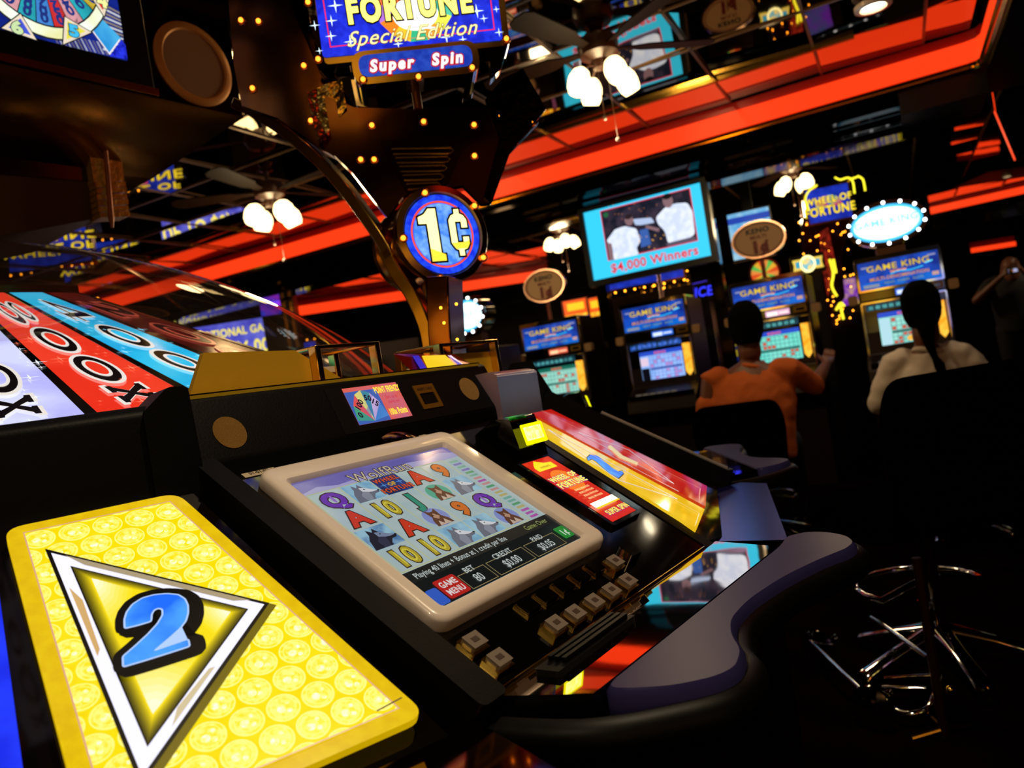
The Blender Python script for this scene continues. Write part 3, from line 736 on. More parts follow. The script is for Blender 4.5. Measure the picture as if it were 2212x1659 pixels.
# tall wheel game sign behind the television: shows in the ceiling mirrors
q = atY(1385, 575, 7.6); wof_sign(Fr((q.x, q.y, 2.15), V(.95, -.3, 0), Z3), .78, .45, 'large blue and yellow wheel game sign standing behind the television, seen in the ceiling')
MB_ = MB().box(Fr((q.x, q.y, 0), V(.95, -.3, 0), Z3), -.45, .45, 0, 1.85, -.4, -.13, CABW); tag(MB_.build('slot_cabinet'), 'dark game cabinet hidden behind the television and keno machines', 'slot machine')
for px, py, Y, lb in ((350, 775, 7.7, 'added wheel game sign beyond the dome left of the promotional sign'), (235, 735, 9.3, 'added wheel game sign deep beyond the dome, farther left'), (620, 775, 10.4, 'added wheel game sign hidden behind the brass pointer box'), (130, 700, 8.0, 'added wheel game sign hidden behind the big wheel'), (1690, 690, 9.2, 'added wheel game sign hidden behind the orange-shirted player machine'), (1930, 640, 9.8, 'added wheel game sign hidden behind the machine under the white oval'), (1540, 760, 10.5, 'added wheel game sign deep behind the blue keno machine')):  # signs added, mostly hidden, to give the ceiling mirrors more to reflect
    q = atY(px, py, Y); wof_sign(Fr(q, V(.98, .15, 0), Z3), .8, .36, lb)
    MB_ = MB().box(Fr((q.x, q.y, 0), V(.98, .15, 0), Z3), -.4, .4, 0, q.z - .2, -.5, -.13, CABW); tag(MB_.build('slot_cabinet'), 'dark cabinet under the ' + lb, 'slot machine')
# blue promotional sign far beyond the dome
q = atY(497, 738, 9.7); f = Fr(q, V(1, 0, 0), Z3); t = thing('hanging_sign', 'blue promotional sign with yellow lettering seen through the clear dome', 'sign', q)
MB().box(f, -.62, .57, -.27, .26, -.12, -.004, mat('101030', .4)).build('sign_box', t)
a = Art(f, 0, .0015); a.rect(-.60, -.25, .55, .24, emi('4a48d8', 1.25, c2='7a80ff', nscale=4, nee=True)); a.text('PROMOTIONAL GAMES', 0, .12, .1, emi('fff060', 1.8), bold=.03, sx=.86); a.text('UP TO $6,000', .0, -.1, .17, emi('fff060', 1.8), bold=.03, sx=.78); a.build('sign_face', t)
MB().box(f, -.5, -.46, .3, ZC - q.z, -.08, -.04, BLACK).box(f, .46, .5, .3, ZC - q.z, -.08, -.04, BLACK).build('hanger', t)
# second sign to the left of it, kept for its ceiling reflection
q = atY(330, 762, 12.0); f = Fr(q, V(.9, .4, 0), Z3); t = thing('hanging_sign', 'added dim blue hanging sign farther left beyond the dome, for its ceiling reflection', 'sign', q)
MB().box(f, -.7, .7, -.25, .25, -.12, -.004, mat('101030', .4)).build('sign_box', t)
a = Art(f, 0, .0015); a.rect(-.68, -.23, .68, .23, emi('a8b8ff', .9, c2='4a68e8', nscale=4)); a.text('MULTI-LINE GAMES', 0, 0, .14, emi('fff060', 1.6), bold=.03, sx=.7); a.build('sign_face', t)
MB().box(f, -.5, -.46, .25, ZC - q.z, -.08, -.04, BLACK).build('hanger', t)
# violet lit machine and cabinets in the dark at left
q = atY(590, 660, 8.5); f = Fr(q, V(1, .1, 0), Z3); t = thing('slot_machine', 'slot machine with violet top glass between brass posts above the dome', 'slot machine', (q.x, q.y, 0))
MB().box(f, -.14, .22, -q.z, .15, -.3, -.01, CABW).build('cabinet', t, bevel=.01)
a = Art(f, 0, .0012); a.rect(-.14, -.1, .08, .05, emi('3a48ff', 1.0, c2='b030e0', nscale=7)); a.build('top_glass', t)
MB().box(f, .10, .13, -.5, .15, -.02, .03, BRASSG).build('brass_post', t)
MB().box(f, .18, .21, -.5, .12, -.02, .03, BRASSG).build('brass_post', t)
for i, (px, Y, wd, top) in enumerate(((712, 7.2, .33, 1.75), (838, 7.9, .28, 1.78))):
    q = atY(px, 700, Y); f = Fr((q.x, q.y, 0), V(.97, .2, 0), Z3)
    t = thing('slot_machine', ['dark reddish back of a slot machine beyond the brass pointer box', 'dark slot machine back just left of the brass column foot'][i], 'slot machine', (q.x, q.y, 0))
    MB().box(f, -wd, wd, 0, top, -.5, 0, mat('2c100c', .45)).build('cabinet', t, bevel=.015)
    MB().box(f, -wd * .8, wd * .8, top * .5, top * .92, 0, .01, mat('1c0a08', .5)).build('back_door', t)
# extra lit machines further back on the right and left, feeding the mirrors with colour
def far_machine(t_, s_, yaw, c, label, top='wheel'):
    p = WP(t_, s_, 0); f = Fr(p, V(math.cos(R_(yaw)), math.sin(R_(yaw)), 0), Z3)
    t = thing('slot_machine', label, 'slot machine', p)
    MB().box(f, -.3, .3, 0, 1.75, -.5, 0, CABW).build('cabinet', t, bevel=.01)
    a = Art(f, .004, .0015); a.rect(-.26, 1.42, .26, 1.7, emi(c, .8, c2='ffd040', nscale=6, nee=True)); a.build('top_glass', t)
    a = Art(f, .004, .0015); a.rect(-.2, 1.0, .2, 1.26, emi('406090', .5, c2=c, nscale=5)); a.build('game_screen', t)
    for i in range(10): MB().ball(f.P(-.27 + .06 * i, 1.73, .01), .009, OB, seg=6).build('bulb', t)
cs = ['e03020', '2048d0', 'e0a020', '8030c0', '20a0c0']
labs = ['extra far slot machine with top glass lit for the mirrors, %s' % s_ for s_ in ('left of the orange sign boxes', 'in the dark beyond the row', 'behind the orange sign boxes', 'behind the bulb tower', 'deepest at left', 'deepest at centre')]
for i, (tt, ss, yy) in enumerate(((-3.6, 9.5, -20), (-1.2, 10.2, -25), (-2.2, 9.0, -25), (-.3, 9.0, -40), (-2.9, 11, -30), (-1.9, 11.5, -35))): far_machine(tt, ss, yy, cs[i % 5], labs[i])

# ================================================================== the island: big wheel under its dome
rim_pts = None
def cone_h(r): return 1.14 - .4 * (r - 2.0)
def cone(r, az, lift=0): return pol(r, az, cone_h(r) + lift)
wh = thing('bonus_wheel', 'huge sloping prize wheel with red 800x and cyan 400x wedges under a clear dome', 'prize wheel', OW)
PITCH = 5.625; PH0 = -11.1 - 3 * PITCH
wcols = {0: '20a050', 1: 'e08020', 2: 'b8b8ff', 3: 'e8301c', 4: '18a8e0', 5: '3a0c0a', 6: 'e0a020', 7: '2050d0'}
wmix = {2: 'd8dcff', 3: 'f04028', 4: '30c0ec', 5: '4a120e'}
def conefn(azc):
    return lambda u, v, w: cone(u, azc + math.degrees(v / u), .0025 + w)
DB = emi('060606', .2, rough=.15)
for i in range(64):
    az0 = PH0 + i * PITCH; 
    if not (-60 < az0 < 1): continue
    k = i if i < 8 else (i * 5) % 8
    c = wcols[k]
    mb = MB(); rr = [.9, 1.2, 1.5, 1.7, 1.885]; n = 4
    m = emi(c, 1.0, c2=wmix.get(k), nscale=6, nee=(i in (1, 2, 3, 4)), rough=.12)
    for a_ in range(n):
        q0 = az0 + .25 + (PITCH - .5) * a_ / n; q1 = az0 + .25 + (PITCH - .5) * (a_ + 1) / n
        for b_ in range(4): mb.poly([cone(rr[b_], q0), cone(rr[b_ + 1], q0), cone(rr[b_ + 1], q1), cone(rr[b_], q1)], m)
    wd = mb.build('wedge', wh, smooth=False, fix=False)
    # printed multiplier
    tx = {2: '500x', 3: '800x', 4: '400x', 5: '200x'}.get(i)
    azc = az0 + PITCH / 2
    a = Art(None, 0, .0004, fn=conefn(azc))
    if tx:
        WHI = emi('fff8f0' if i != 5 else 'b04838', .8); INK = emi('120808', .3) if i != 5 else emi('2a0806', .5); BASE = m
        spans = [(.99, 1.265), (1.275, 1.505), (1.508, 1.712)]
        for ch, (r0, r1) in zip(tx[:3], spans):
            a.at(0); cu = (r0 + r1) / 2; hu = (r1 - r0) / 2 * .97; hv = .036 * cu * .62
            hv = .027 * (.55 + .45 * cu / 1.0)
            if ch == '0':
                a.ell(cu, 0, hu, hv, WHI); a.ell(cu, 0, hu - .013, hv - .0062, INK); a.ell(cu, 0, hu * .56, hv * .52, WHI); a.ell(cu, 0, hu * .56 - .011, hv * .52 - .005, BASE)
            elif ch == '8':
                for up_, (s_, o_) in enumerate(((0, 0), (.013, .006))):
                    mm = (WHI, INK)[up_]
                    a.ell(cu, -hv * .42, hu - s_, hv * .62 - o_, mm); a.ell(cu, hv * .48, hu * .82 - s_, hv * .54 - o_, mm)
                for vv, q_ in ((-hv * .42, .3), (hv * .50, .24)):
                    a.ell(cu, vv, hu * .5, hv * q_, WHI); a.ell(cu, vv, hu * .5 - .008, hv * q_ - .003, BASE)
            elif ch == '4':
                p = [(-.95, -.45), (-.95, -.2), (.25, 1.0), (.62, 1.0), (.62, -.2), (.95, -.2), (.95, -.5), (.62, -.5), (.62, -.72), (.85, -.8), (.85, -1), (-.0, -1), (-.0, -.8), (.2, -.72), (.2, -.45)]
                P_ = [(cu + x * hu, y * hv) for x, y in p]
                a.poly(P_, WHI); a.poly([(cu + x * hu, y * hv) for x, y in [(-.86, -.38), (-.86, -.22), (.27, .9), (.55, .9), (.55, -.27), (.88, -.27), (.88, -.43), (.55, -.43), (.55, -.78), (.78, -.86), (.78, -.93), (.07, -.93), (.07, -.86), (.27, -.78), (.27, -.38)]], INK)
                a.poly([(cu + x * hu, y * hv) for x, y in [(-.4, -.2), (.24, .4), (.24, -.2)]], WHI); a.poly([(cu + x * hu, y * hv) for x, y in [(-.25, -.13), (.18, .26), (.18, -.13)]], BASE)
            else:
                a.text(ch, cu, 0, hv * 2, WHI, bold=.09, sx=2 * hu / (hv * 2) * .9); a.text2(ch, cu, 0, hv * 2, INK, .04, .09, sx=2 * hu / (hv * 2) * .9)
        a.at(0); cu = 1.765; hu = .05; hv = .031
        X = [(-1, 1), (-.2, 1), (-.2, .75), (-.3, .7), (0, .25), (.3, .7), (.2, .75), (.2, 1), (1, 1), (1, .7), (.8, .65), (.25, 0), (.8, -.65), (1, -.7), (1, -1), (.2, -1), (.2, -.75), (.3, -.7), (0, -.25), (-.3, -.7), (-.2, -.75), (-.2, -1), (-1, -1), (-1, -.7), (-.8, -.65), (-.25, 0), (-.8, .65), (-1, .7)]
        a.poly([(cu + x * hu * 1.1, y * hv * 1.12) for x, y in X], WHI); a.poly([(cu + x * hu * .92, y * hv * .92) for x, y in X], INK)
        rs = random.Random(i)
        for q in range(16):
            a.star(rs.uniform(1.2, 1.87), rs.uniform(-.075, .075), rs.choice((.006, .009, .018)), emi({2: 'f0f4ff', 3: 'ff8060', 4: '90e0ff', 5: 'a03020'}[i], 1.1))
        a.build('multiplier_print', wd)
# black spokes between wedges, rim, hub
mb = MB()
for i in range(64):
    az0 = PH0 + i * PITCH
    if -60 < az0 < 7: mb.poly([cone(.9, az0 - .28, .0015), cone(1.885, az0 - .28, .0015), cone(1.885, az0 + .28, .0015), cone(.9, az0 + .28, .0015)], DB)
mb.build('spoke_lines', wh, smooth=False, fix=False)
wf = Fr(OW, NN, E1)
MB().lathe(wf, [(.9, cone_h(.9) - .3), (.9, cone_h(.9) + .02), (.86, cone_h(.9) + .035), (.80, cone_h(.9) + .02), (.6, 1.45), (.30, 1.3)], BRASS, 40, -60, 6).build('brass_hub', wh)
MB().lathe(wf, [(.12, 1.05), (.12, 2.04)], BRASS, 30).build('centre_column', wh)
MB().poly([cone(.9, 5.9, 0), cone(1.885, 5.9, 0), pol(1.885, 5.9, 1.06), pol(.9, 5.9, 1.06)], BRASSD).poly([cone(.9, -60, 0), cone(1.885, -60, 0), pol(1.885, -60, 1.06), pol(.9, -60, 1.06)], BRASSD).build('end_wall', wh, fix=False)
MB().lathe(wf, [(.5, .3), (1.95, .3), (1.95, 1.12), (1.93, 1.13), (1.89, 1.14), (1.87, 1.05), (.2, 1.05)], BLACKG, 96).build('wheel_housing', wh)
def glass():
    m = bpy.data.materials.new('clear_dome'); m.use_nodes = True; nt = m.node_tree; nt.nodes.clear()
    o = nt.nodes.new('ShaderNodeOutputMaterial'); t = nt.nodes.new('ShaderNodeBsdfTransparent'); g = nt.nodes.new('ShaderNodeBsdfGlossy'); mx = nt.nodes.new('ShaderNodeMixShader'); fr = nt.nodes.new('ShaderNodeFresnel')
    d = nt.nodes.new('ShaderNodeBsdfDiffuse'); m2 = nt.nodes.new('ShaderNodeMixShader')
    t.inputs['Color'].default_value = (.94, .93, .92, 1); g.inputs['Roughness'].default_value = .02
    ge = nt.nodes.new('ShaderNodeNewGeometry'); ma = nt.nodes.new('ShaderNodeMath'); ma.operation = 'MULTIPLY_ADD'; ma.inputs[1].default_value = -.88; ma.inputs[2].default_value = 1.55
    nt.links.new(ge.outputs['Backfacing'], ma.inputs[0]); nt.links.new(ma.outputs[0], fr.inputs['IOR'])
    d.inputs['Color'].default_value = (.5, .45, .42, 1); m2.inputs[0].default_value = .05
    nt.links.new(fr.outputs[0], mx.inputs[0]); nt.links.new(t.outputs[0], mx.inputs[1]); nt.links.new(g.outputs[0], mx.inputs[2])
    nt.links.new(mx.outputs[0], m2.inputs[1]); nt.links.new(d.outputs[0], m2.inputs[2]); nt.links.new(m2.outputs[0], o.inputs['Surface']); return m
ra, z0, hh = 1.56, 1.215, .665
Rs = (ra * ra + hh * hh) / (2 * hh); cz = z0 + hh - Rs
prof = [(max(.46, ra * math.sin(PI / 2 * k / 30)), cz + math.sqrt(Rs * Rs - max(.46, ra * math.sin(PI / 2 * k / 30)) ** 2)) for k in range(31)]
GL = glass()
MB().lathe(wf, prof[::-1], GL, 120).build('clear_dome', wh)

# ================================================================== player consoles
BZ = mat('dcd0c6', .3, coat=.3)
def wolf_screen(fr, u0, u1, v0, v1, w, parent):
    a = Art(fr, w, .0002); W_ = u1 - u0; H = v1 - v0
    X = lambda s: u0 + s * W_
    Y = lambda s: v0 + s * H
    k = .68
    a.rect(u0, v0, u1, v1, emi('b4ccd2', k * .88, c2='c2d4d4', nscale=25, rough=.12, nee=True))
    a.rect(u0, Y(.885), u1, v1, emi('6c66b4', k, c2='8a84c4', nscale=12, rough=.12))
    a.poly([(X(0), Y(.885)), (X(1), Y(.885)), (X(1), Y(.93)), (X(.9), Y(.955)), (X(.8), Y(.925)), (X(.66), Y(.94)), (X(.5), Y(.91)), (X(.35), Y(.92)), (X(.2), Y(.905)), (X(.1), Y(.93)), (X(0), Y(.9))], emi('a8a8d8', k, rough=.12))
    gx = [.015 + i * .171 for i in range(6)]; gy = [.245 + i * .16 for i in range(5)]
    LN = emi('c8cc90', k * .9)
    a.at(3)
    for x in gx: a.rect(X(x) - .0008, Y(gy[0]), X(x) + .0008, Y(gy[4]), LN, up=0)
    a.up()
    for y in (gy[0], gy[4]): a.rect(X(gx[0]), Y(y) - .0008, X(gx[5]), Y(y) + .0008, LN, up=0)
    a.up()
    rs = random.Random(2)
    for i in range(20):
        yy = .25 + i * .031
        for side in (.895,): a.rect(X(side), Y(yy), X(side + .06), Y(yy + .018), emi(rs.choice(['c060c0', '60b080', 'c8c080', '8080d0', 'd8a0a0', '80c0b0']), k * .8), up=0)
    a.up()
    grid = [['Q', 'W', 'F', 'A', '9'], ['A', '10', 'J', 'T', 'W'], ['D', 'A', 'T', '9', 'Q'], ['10', '10', 'W', 'W', 'T']]
    cc = {'Q': '6a30b0', 'A': 'd03820', 'J': '20907c', '9': 'd06a20', '10': 'b8a830'}
    for r in range(4):
        for c in range(5):
            a.at(6); g = grid[r][c]; x0, x1 = X(gx[c]) + .0015, X(gx[c + 1]) - .0015; y1, y0 = Y(gy[4 - r]) - .0015, Y(gy[3 - r]) + .0015
            cx, cy, h = (x0 + x1) / 2, (y0 + y1) / 2, y1 - y0; w_ = x1 - x0
            pt = lambda p: [(x0 + q[0] * w_, y0 + q[1] * h) for q in p]
            if g in cc:
                a.outlined(g, cx, cy, h * .74, emi(cc[g], k), emi('3a2418', k), o=.045, bold=.05, sx=.78 if g == '10' else 1.0)
                if g == 'Q': a.ell(cx, cy + h * .02, h * .06, h * .2, emi('9a70d0', k))
                if g == '10': a.text(g, cx, cy, h * .66, emi('ddd04c', k), bold=-.01, sx=.85)
            elif g in 'WD':
                a.rect(x0, y0, x1, y1, emi('78aed0' if g == 'W' else '4a78b0', k, c2='a0cce0', nscale=40))
                col, dk, lt = ('6a7080', '2c2c34', 'd8dce4') if g == 'W' else ('1e2030', '0a0a14', '7a8aa8')
                a.poly(pt([(0, 0), (.12, .45), (.25, .65), (.3, .92), (.42, .75), (.52, .92), (.6, .7), (.8, .5), (.97, .38), (.92, .28), (.75, .26), (.62, .1), (.6, 0)]), emi(col, k))
                a.poly(pt([(.45, .72), (.6, .68), (.8, .5), (.95, .4), (.75, .38), (.58, .42), (.45, .5)]), emi(lt, k))
                a.poly(pt([(.28, .3), (.45, .5), (.6, .42), (.58, .2), (.5, 0), (.3, 0)]), emi('8890a0' if g == 'W' else '30344c', k))
                a.ell(x0 + .56 * w_, y0 + .58 * h, h * .03, h * .03, emi(dk, k), seg=10); a.ell(x0 + .93 * w_, y0 + .37 * h, h * .05, h * .04, emi(dk, k), seg=10)
            elif g == 'T':
                a.ell(cx, cy, w_ * .42, h * .48, emi('8090d0' if (r, c) != (1, 3) else '40a890', k))
                a.poly(pt([(.2, .05), (.25, .35), (.34, .5), (.3, .9), (.45, .78), (.56, .78), (.7, .9), (.68, .5), (.8, .3), (.85, .05)]), emi('5a3428', k))
                a.poly(pt([(.38, .5), (.5, .7), (.62, .5), (.5, .36)]), emi('b89078', k)); a.poly(pt([(.3, .05), (.4, .3), (.5, .1), (.62, .32), (.74, .05)]), emi('c8b0a0', k))
                for dx in (.43, .57): a.ell(x0 + dx * w_, y0 + .58 * h, h * .03, h * .03, emi('100808', k), seg=8)
            else:
                a.rect(x0, y0, x1, y1, emi('28408c', k, c2='203060', nscale=40))
                a.outlined('WHEEL', cx, cy + h * .3, h * .22, emi('e05830', k), emi('181010', k), bold=.03)
                a.text('OF', cx, cy, h * .18, emi('e0b030', k), bold=.05); a.outlined('FORTUNE', cx, cy - h * .3, h * .24, emi('e05830', k), emi('181010', k), bold=.03, sx=.85)
                for sx in (-1, 1): a.star(cx + sx * w_ * .3, cy, h * .2, emi('60a0f0', k), up=1)
    a.at(6).outlined('WolfRun', X(.47), Y(.92), H * .075, emi('c8bca0', k), emi('3a3040', k), bold=.0, o=.05, sx=1.0)
    a.at(6).rect(u0, v0, u1, Y(.235), emi('181c1c', k, rough=.12)); a.rect(u0, Y(.165), u1, Y(.235), emi('10181c', k))
    TXc = emi('c8d4d4', k); LG = emi('a8986a', k)
    a.text('Playing 40 lines + Bonus at 1 credit per line', X(.33), Y(.198), H * .036, TXc, bold=.008, sx=.72)
    a.text('Game Over', X(.86), Y(.2), H * .036, emi('9aa860', k), sx=.8)
    for (x0, x1, y0, y1, t1, t2) in ((.2, .36, .01, .105, 'BET', '80'), (.38, .63, .01, .105, 'CREDIT', '$0.00'), (.65, .88, .01, .105, 'PAID', '$0.05')):
        a.at(9).line([(X(x0), Y(y0)), (X(x1), Y(y0)), (X(x1), Y(y1)), (X(x0), Y(y1))], .0009, LG, closed=True)
        a.text(t1, X((x0 + x1) / 2), Y(y1 + .012), H * .034, TXc, bold=.01, sx=.85); a.text(t2, X((x0 + x1) / 2), Y(.055), H * .05, TXc, bold=.01, sx=.75)
    a.rect(X(.07), Y(.01), X(.19), Y(.13), emi('c01c1c', k), r=.004); a.text('GAME', X(.13), Y(.095), H * .035, emi('f0e0e0', k), bold=.03, sx=.75); a.text('MENU', X(.13), Y(.045), H * .035, emi('f0e0e0', k), bold=.03, sx=.75)
    a.rect(X(0), Y(0), X(.06), Y(.1), emi('3060d0', k), r=.004)
    a.rect(X(.9), Y(.03), X(.98), Y(.12), emi('209038', k), r=.003); a.text('1¢', X(.94), Y(.075), H * .045, emi('d8f0d8', k), bold=.02, sx=.9)
    a.build('game_screen', parent)

def console(fr, con, full=True):
    """fr: sloped deck frame, origin at the top left of the screen bezel"""
    E, N_ = fr.x, V(fr.x.y, -fr.x.x, 0)
    def vf(u, back=0.0, h=0.0):  # upright frame at the foot of the hood, facing the player
        return Fr(fr.P(u, .035, 0) - N_ * back + V(0, 0, h), E, Z3)
    # deck slab
    MB().extr(fr, [(-.05, .06), (.64, .06), (.625, -.478), (-.035, -.478)], -.05, -.02, BLACKG, BLACKM).build('deck', con, bevel=.004)
    # padded side rails
    for (a_, b_, c_, d_, wt) in ((-.072, -.04, -.05, -.018, .004), (.632, .655, .615, .632, -.018)):
        MB().extr(fr, roundpoly([(a_, .06), (b_, .06), (d_, -.485), (c_ - .012, -.485)], .01), -.06, wt, BLACKM).build('side_rail', con, bevel=.006, segs=3)
    # bezel round the screen
    o = rrect(0, -.369, .410, 0, .022, 6); i_ = rrect(.030, -.342, .366, -.040, .006, 6); m_ = rrect(.008, -.361, .402, -.008, .018, 6); n_ = rrect(.024, -.348, .372, -.034, .008, 6)
    mb = MB(); n = len(o); L = []
    for pts, w in ((o, -.022), (o, -.006), (rrect(.003, -.366, .407, -.003, .02, 6), -.001), (m_, .001), (n_, -.001), (i_, -.009), (i_, -.02)): L += [fr.P(u, v, w) for u, v in pts]
    mb.add(L, [(k * n + j, k * n + (j + 1) % n, (k + 1) * n + (j + 1) % n, (k + 1) * n + j) for k in range(6) for j in range(n)], BZ)
    mb.build('screen_bezel', con)
    if full: wolf_screen(fr, .029, .367, -.343, -.039, -.0085, con)
    else: MB().box(fr, .029, .367, -.343, -.039, -.016, -.0085, emi('8090a0', .5)).build('game_screen', con)
    # hood
    hf = vf(0)
    pr = [(.0, .0), (.042, .092), (.05, .097), (.10, .097), (.14, .03), (.14, -.08), (0, -.03)]
    hd = Fr(vf(-.066).o, -hf.z, Z3)
    MB().extr(hd, roundpoly(pr, .006, 3), 0, .712, BLACKM).build('hood', con, bevel=.004)
    sf = Fr(hf.o, E, (Z3 * .092 - N_ * .042))   # the sloping hood face
    for uu, vv in ((-.0, .042), (.558, .052)):
        r = .026
        MB().extr(sf, [(uu + r * math.cos(2 * PI * q / 30), vv + r * math.sin(2 * PI * q / 30)) for q in range(30)], 0, .0012, mat('8a6420', .5, .3, bump=.5, bscale=900)).build('speaker_grille', con)
    MB().box(sf, .20, .66 - .03, .004, .092, 0, .0008, mat('050505', .5, spec=.15)).build('faceplate', con)
    if full:
        a = Art(sf, .0016, .0003)
        x0, x1, y0, y1 = .236, .366, .016, .088; k = .95
        a.rect(x0, y0, x1, y1, emi('d86050', k, c2='c06888', nscale=20))
        a.rect(x0, y0, x0 + .075, y1 - .008, emi('3a60b0', k)); cx, cy, r = x0 + .038, y0 + .003, .062
        wc = ['40a070', 'e05040', 'e8e060', '40a878', 'd8b8e0', '4a8ad0']
        for j in range(6):
            q0, q1 = PI * (.03 + .157 * (5 - j)), PI * (.03 + .157 * (6 - j))
            a.poly([(cx, cy), (cx + min(r, .6) * math.cos(q0) * .60, cy + r * math.sin(q0)), (cx + r * math.cos(q1) * .60, cy + r * math.sin(q1))], emi(wc[j], k), up=0)
        a.up()
        for j, tt in enumerate(('0', '100', '', '50', '15')):
            q = PI * (.03 + .157 * (5.5 - j)); a.text(tt, cx + .046 * math.cos(q) * .60, cy + .046 * math.sin(q), .011, emi('101828', k), bold=.04, rot=q - PI / 2 if j else .5)
        a.text('POINT FRENZY', x0 + .098, y1 - .012, .0125, emi('ffe040', 1.2), bold=.03, sx=.5); a.text('Earn up to', x0 + .1, y1 - .028, .007, emi('c82040', 1), sx=.7); a.text('playing now', x0 + .1, y1 - .038, .006, emi('c82040', 1), sx=.7)
        a.text('100x Points', x0 + .099, y0 + .014, .0125, emi('ffe040', 1.2), bold=.03, sx=.5)
        a.build('info_screen', con)
        MB().frame(sf, rrect(.402, .024, .458, .075, .002), rrect(.410, .033, .450, .057, .002), 0, .003, GOLDM).build('card_slot_frame', con)
        a = Art(sf, .0034, .0003); a.text('INSERT CARD', .430, .066, .0055, mat('3a2408', .5), bold=.02, sx=.85); a.build('card_slot_lettering', con)
        for (u, v, wd, tx) in ((-.004, .012, .055, '01-01-02'), (.352, .008, .034, '00731')):
            MB().box(fr, u, u + wd, v, v + .016, -.0195, -.0188, mat('b8a88c', .5)).build('asset_label', con)
            a = Art(fr, -.0186, .0002); a.text(tx, u + wd / 2, v + .008, .008, mat('18120c', .6), bold=.02, sx=.8); a.build('label_print', con)
        MB().lathe(Fr(fr.P(.31, .012, -.02), fr.x, fr.y), [(.045, 0), (.040, .012), (.02, .018), (.001, .019)], BRONZE, 24).build('call_light', con)
    # buttons: keyed in gold-rimmed sockets
    KEY = mat('756a60', .3, coat=.4)
    def key(u, v, s_=.026, lab=''):
        c = [(u - s_ / 2, v - s_ / 2), (u + s_ / 2, v - s_ / 2), (u + s_ / 2, v + s_ / 2), (u - s_ / 2, v + s_ / 2)]
        b = MB().box(fr, u - s_ / 2 - .003, u + s_ / 2 + .003, v - s_ * .42 - .003, v + s_ * .42 + .003, -.02, -.013, BRASSG).build('button', con, bevel=.002)
        MB().box(fr, u - s_ / 2, u + s_ / 2, v - s_ * .42, v + s_ * .42, -.013, -.006, KEY).build('key_cap', b, bevel=.004, segs=3)
        MB().box(fr, u - s_ * .2, u + s_ * .2, v - s_ * .14, v + s_ * .14, -.006, -.0054, mat('3a2c24', .4)).build('key_print', b)
    for u, v in ((.023, -.405), (.026, -.441), (.146, -.443), (.191, -.445), (.240, -.446), (.289, -.446), (.339, -.447), (.365, -.409)): key(u, v)
    mb = MB().extr(fr, roundpoly([(.402, -.392), (.436, -.392), (.436, -.42), (.402, -.42)], .006), -.02, -.004, CHROME); mb.build('change_button', con, bevel=.005, segs=3)
    for u, v in ((.150, -.397), (.193, -.397), (.238, -.397), (.283, -.397), (.327, -.397)):
        s_ = .016
        MB().frame(fr, [(u - s_, v - .013), (u + s_, v - .013), (u + s_, v + .013), (u - s_, v + .013)], [(u - s_ + .0015, v - .0115), (u + s_ - .0015, v - .0115), (u + s_ - .0015, v + .0115), (u - s_ + .0015, v + .0115)], -.02, -.017, BRASSG).build('button_socket', con)
        MB().box(fr, u - s_ + .002, u + s_ - .002, v - .011, v + .011, -.0195, -.012, BLACKG).build('dark_button', con, bevel=.002)
    MB().tube([fr.P(-.02, -.388, -.019), fr.P(-.012, -.468, -.019), fr.P(.60, -.468, -.019)], .0022, BRASSG, 6).build('edge_trim', con)
    # bill acceptor with glowing window
    ba = Fr(fr.P(.53, -.055, -.02), E, Z3)
    mb = MB().extr(Fr(fr.P(.492, -.07, -.02), -ba.z, Z3), [(.05, 0), (.05, .03), (.0, .056), (-.038, .054), (-.051, .004), (-.06, -.06), (0, -.03)], 0, .085, BLACKG)
    mb.build('bill_acceptor', con, bevel=.006)
    gf = Fr(fr.P(.528, -.075, -.02) + N_ * .052 + V(0, 0, .042), E, V(0, 0, .04) - N_ * .010)
    a = Art(gf, .003, .0004); a.rect(-.036, -.040, .036, .0, emi('f0f000', 1.3, nee=True), r=.003); a.rect(-.028, -.032, .028, -.006, emi('ffff60', 1.8, c2='ffffa0', nscale=60)); a.text('INSERT BILL', 0, -.012, .006, emi('c8c800', 1), sx=.9); a.text('$1 $5 $10 $20', 0, -.026, .006, emi('c8c800', 1), sx=.8); a.build('bill_window', con)
    tf = Fr(fr.P(.528, -.075, -.02) + V(0, 0, .0545), E, -N_)
    a = Art(tf, .004, .0004); a.poly([(-.03, -.035), (.03, -.035), (.018, -.008), (-.01, -.002)], emi('30d020', .8, c2='0a5008', nscale=60)); a.build('green_lamp', con)
    return hf, sf, E, N_

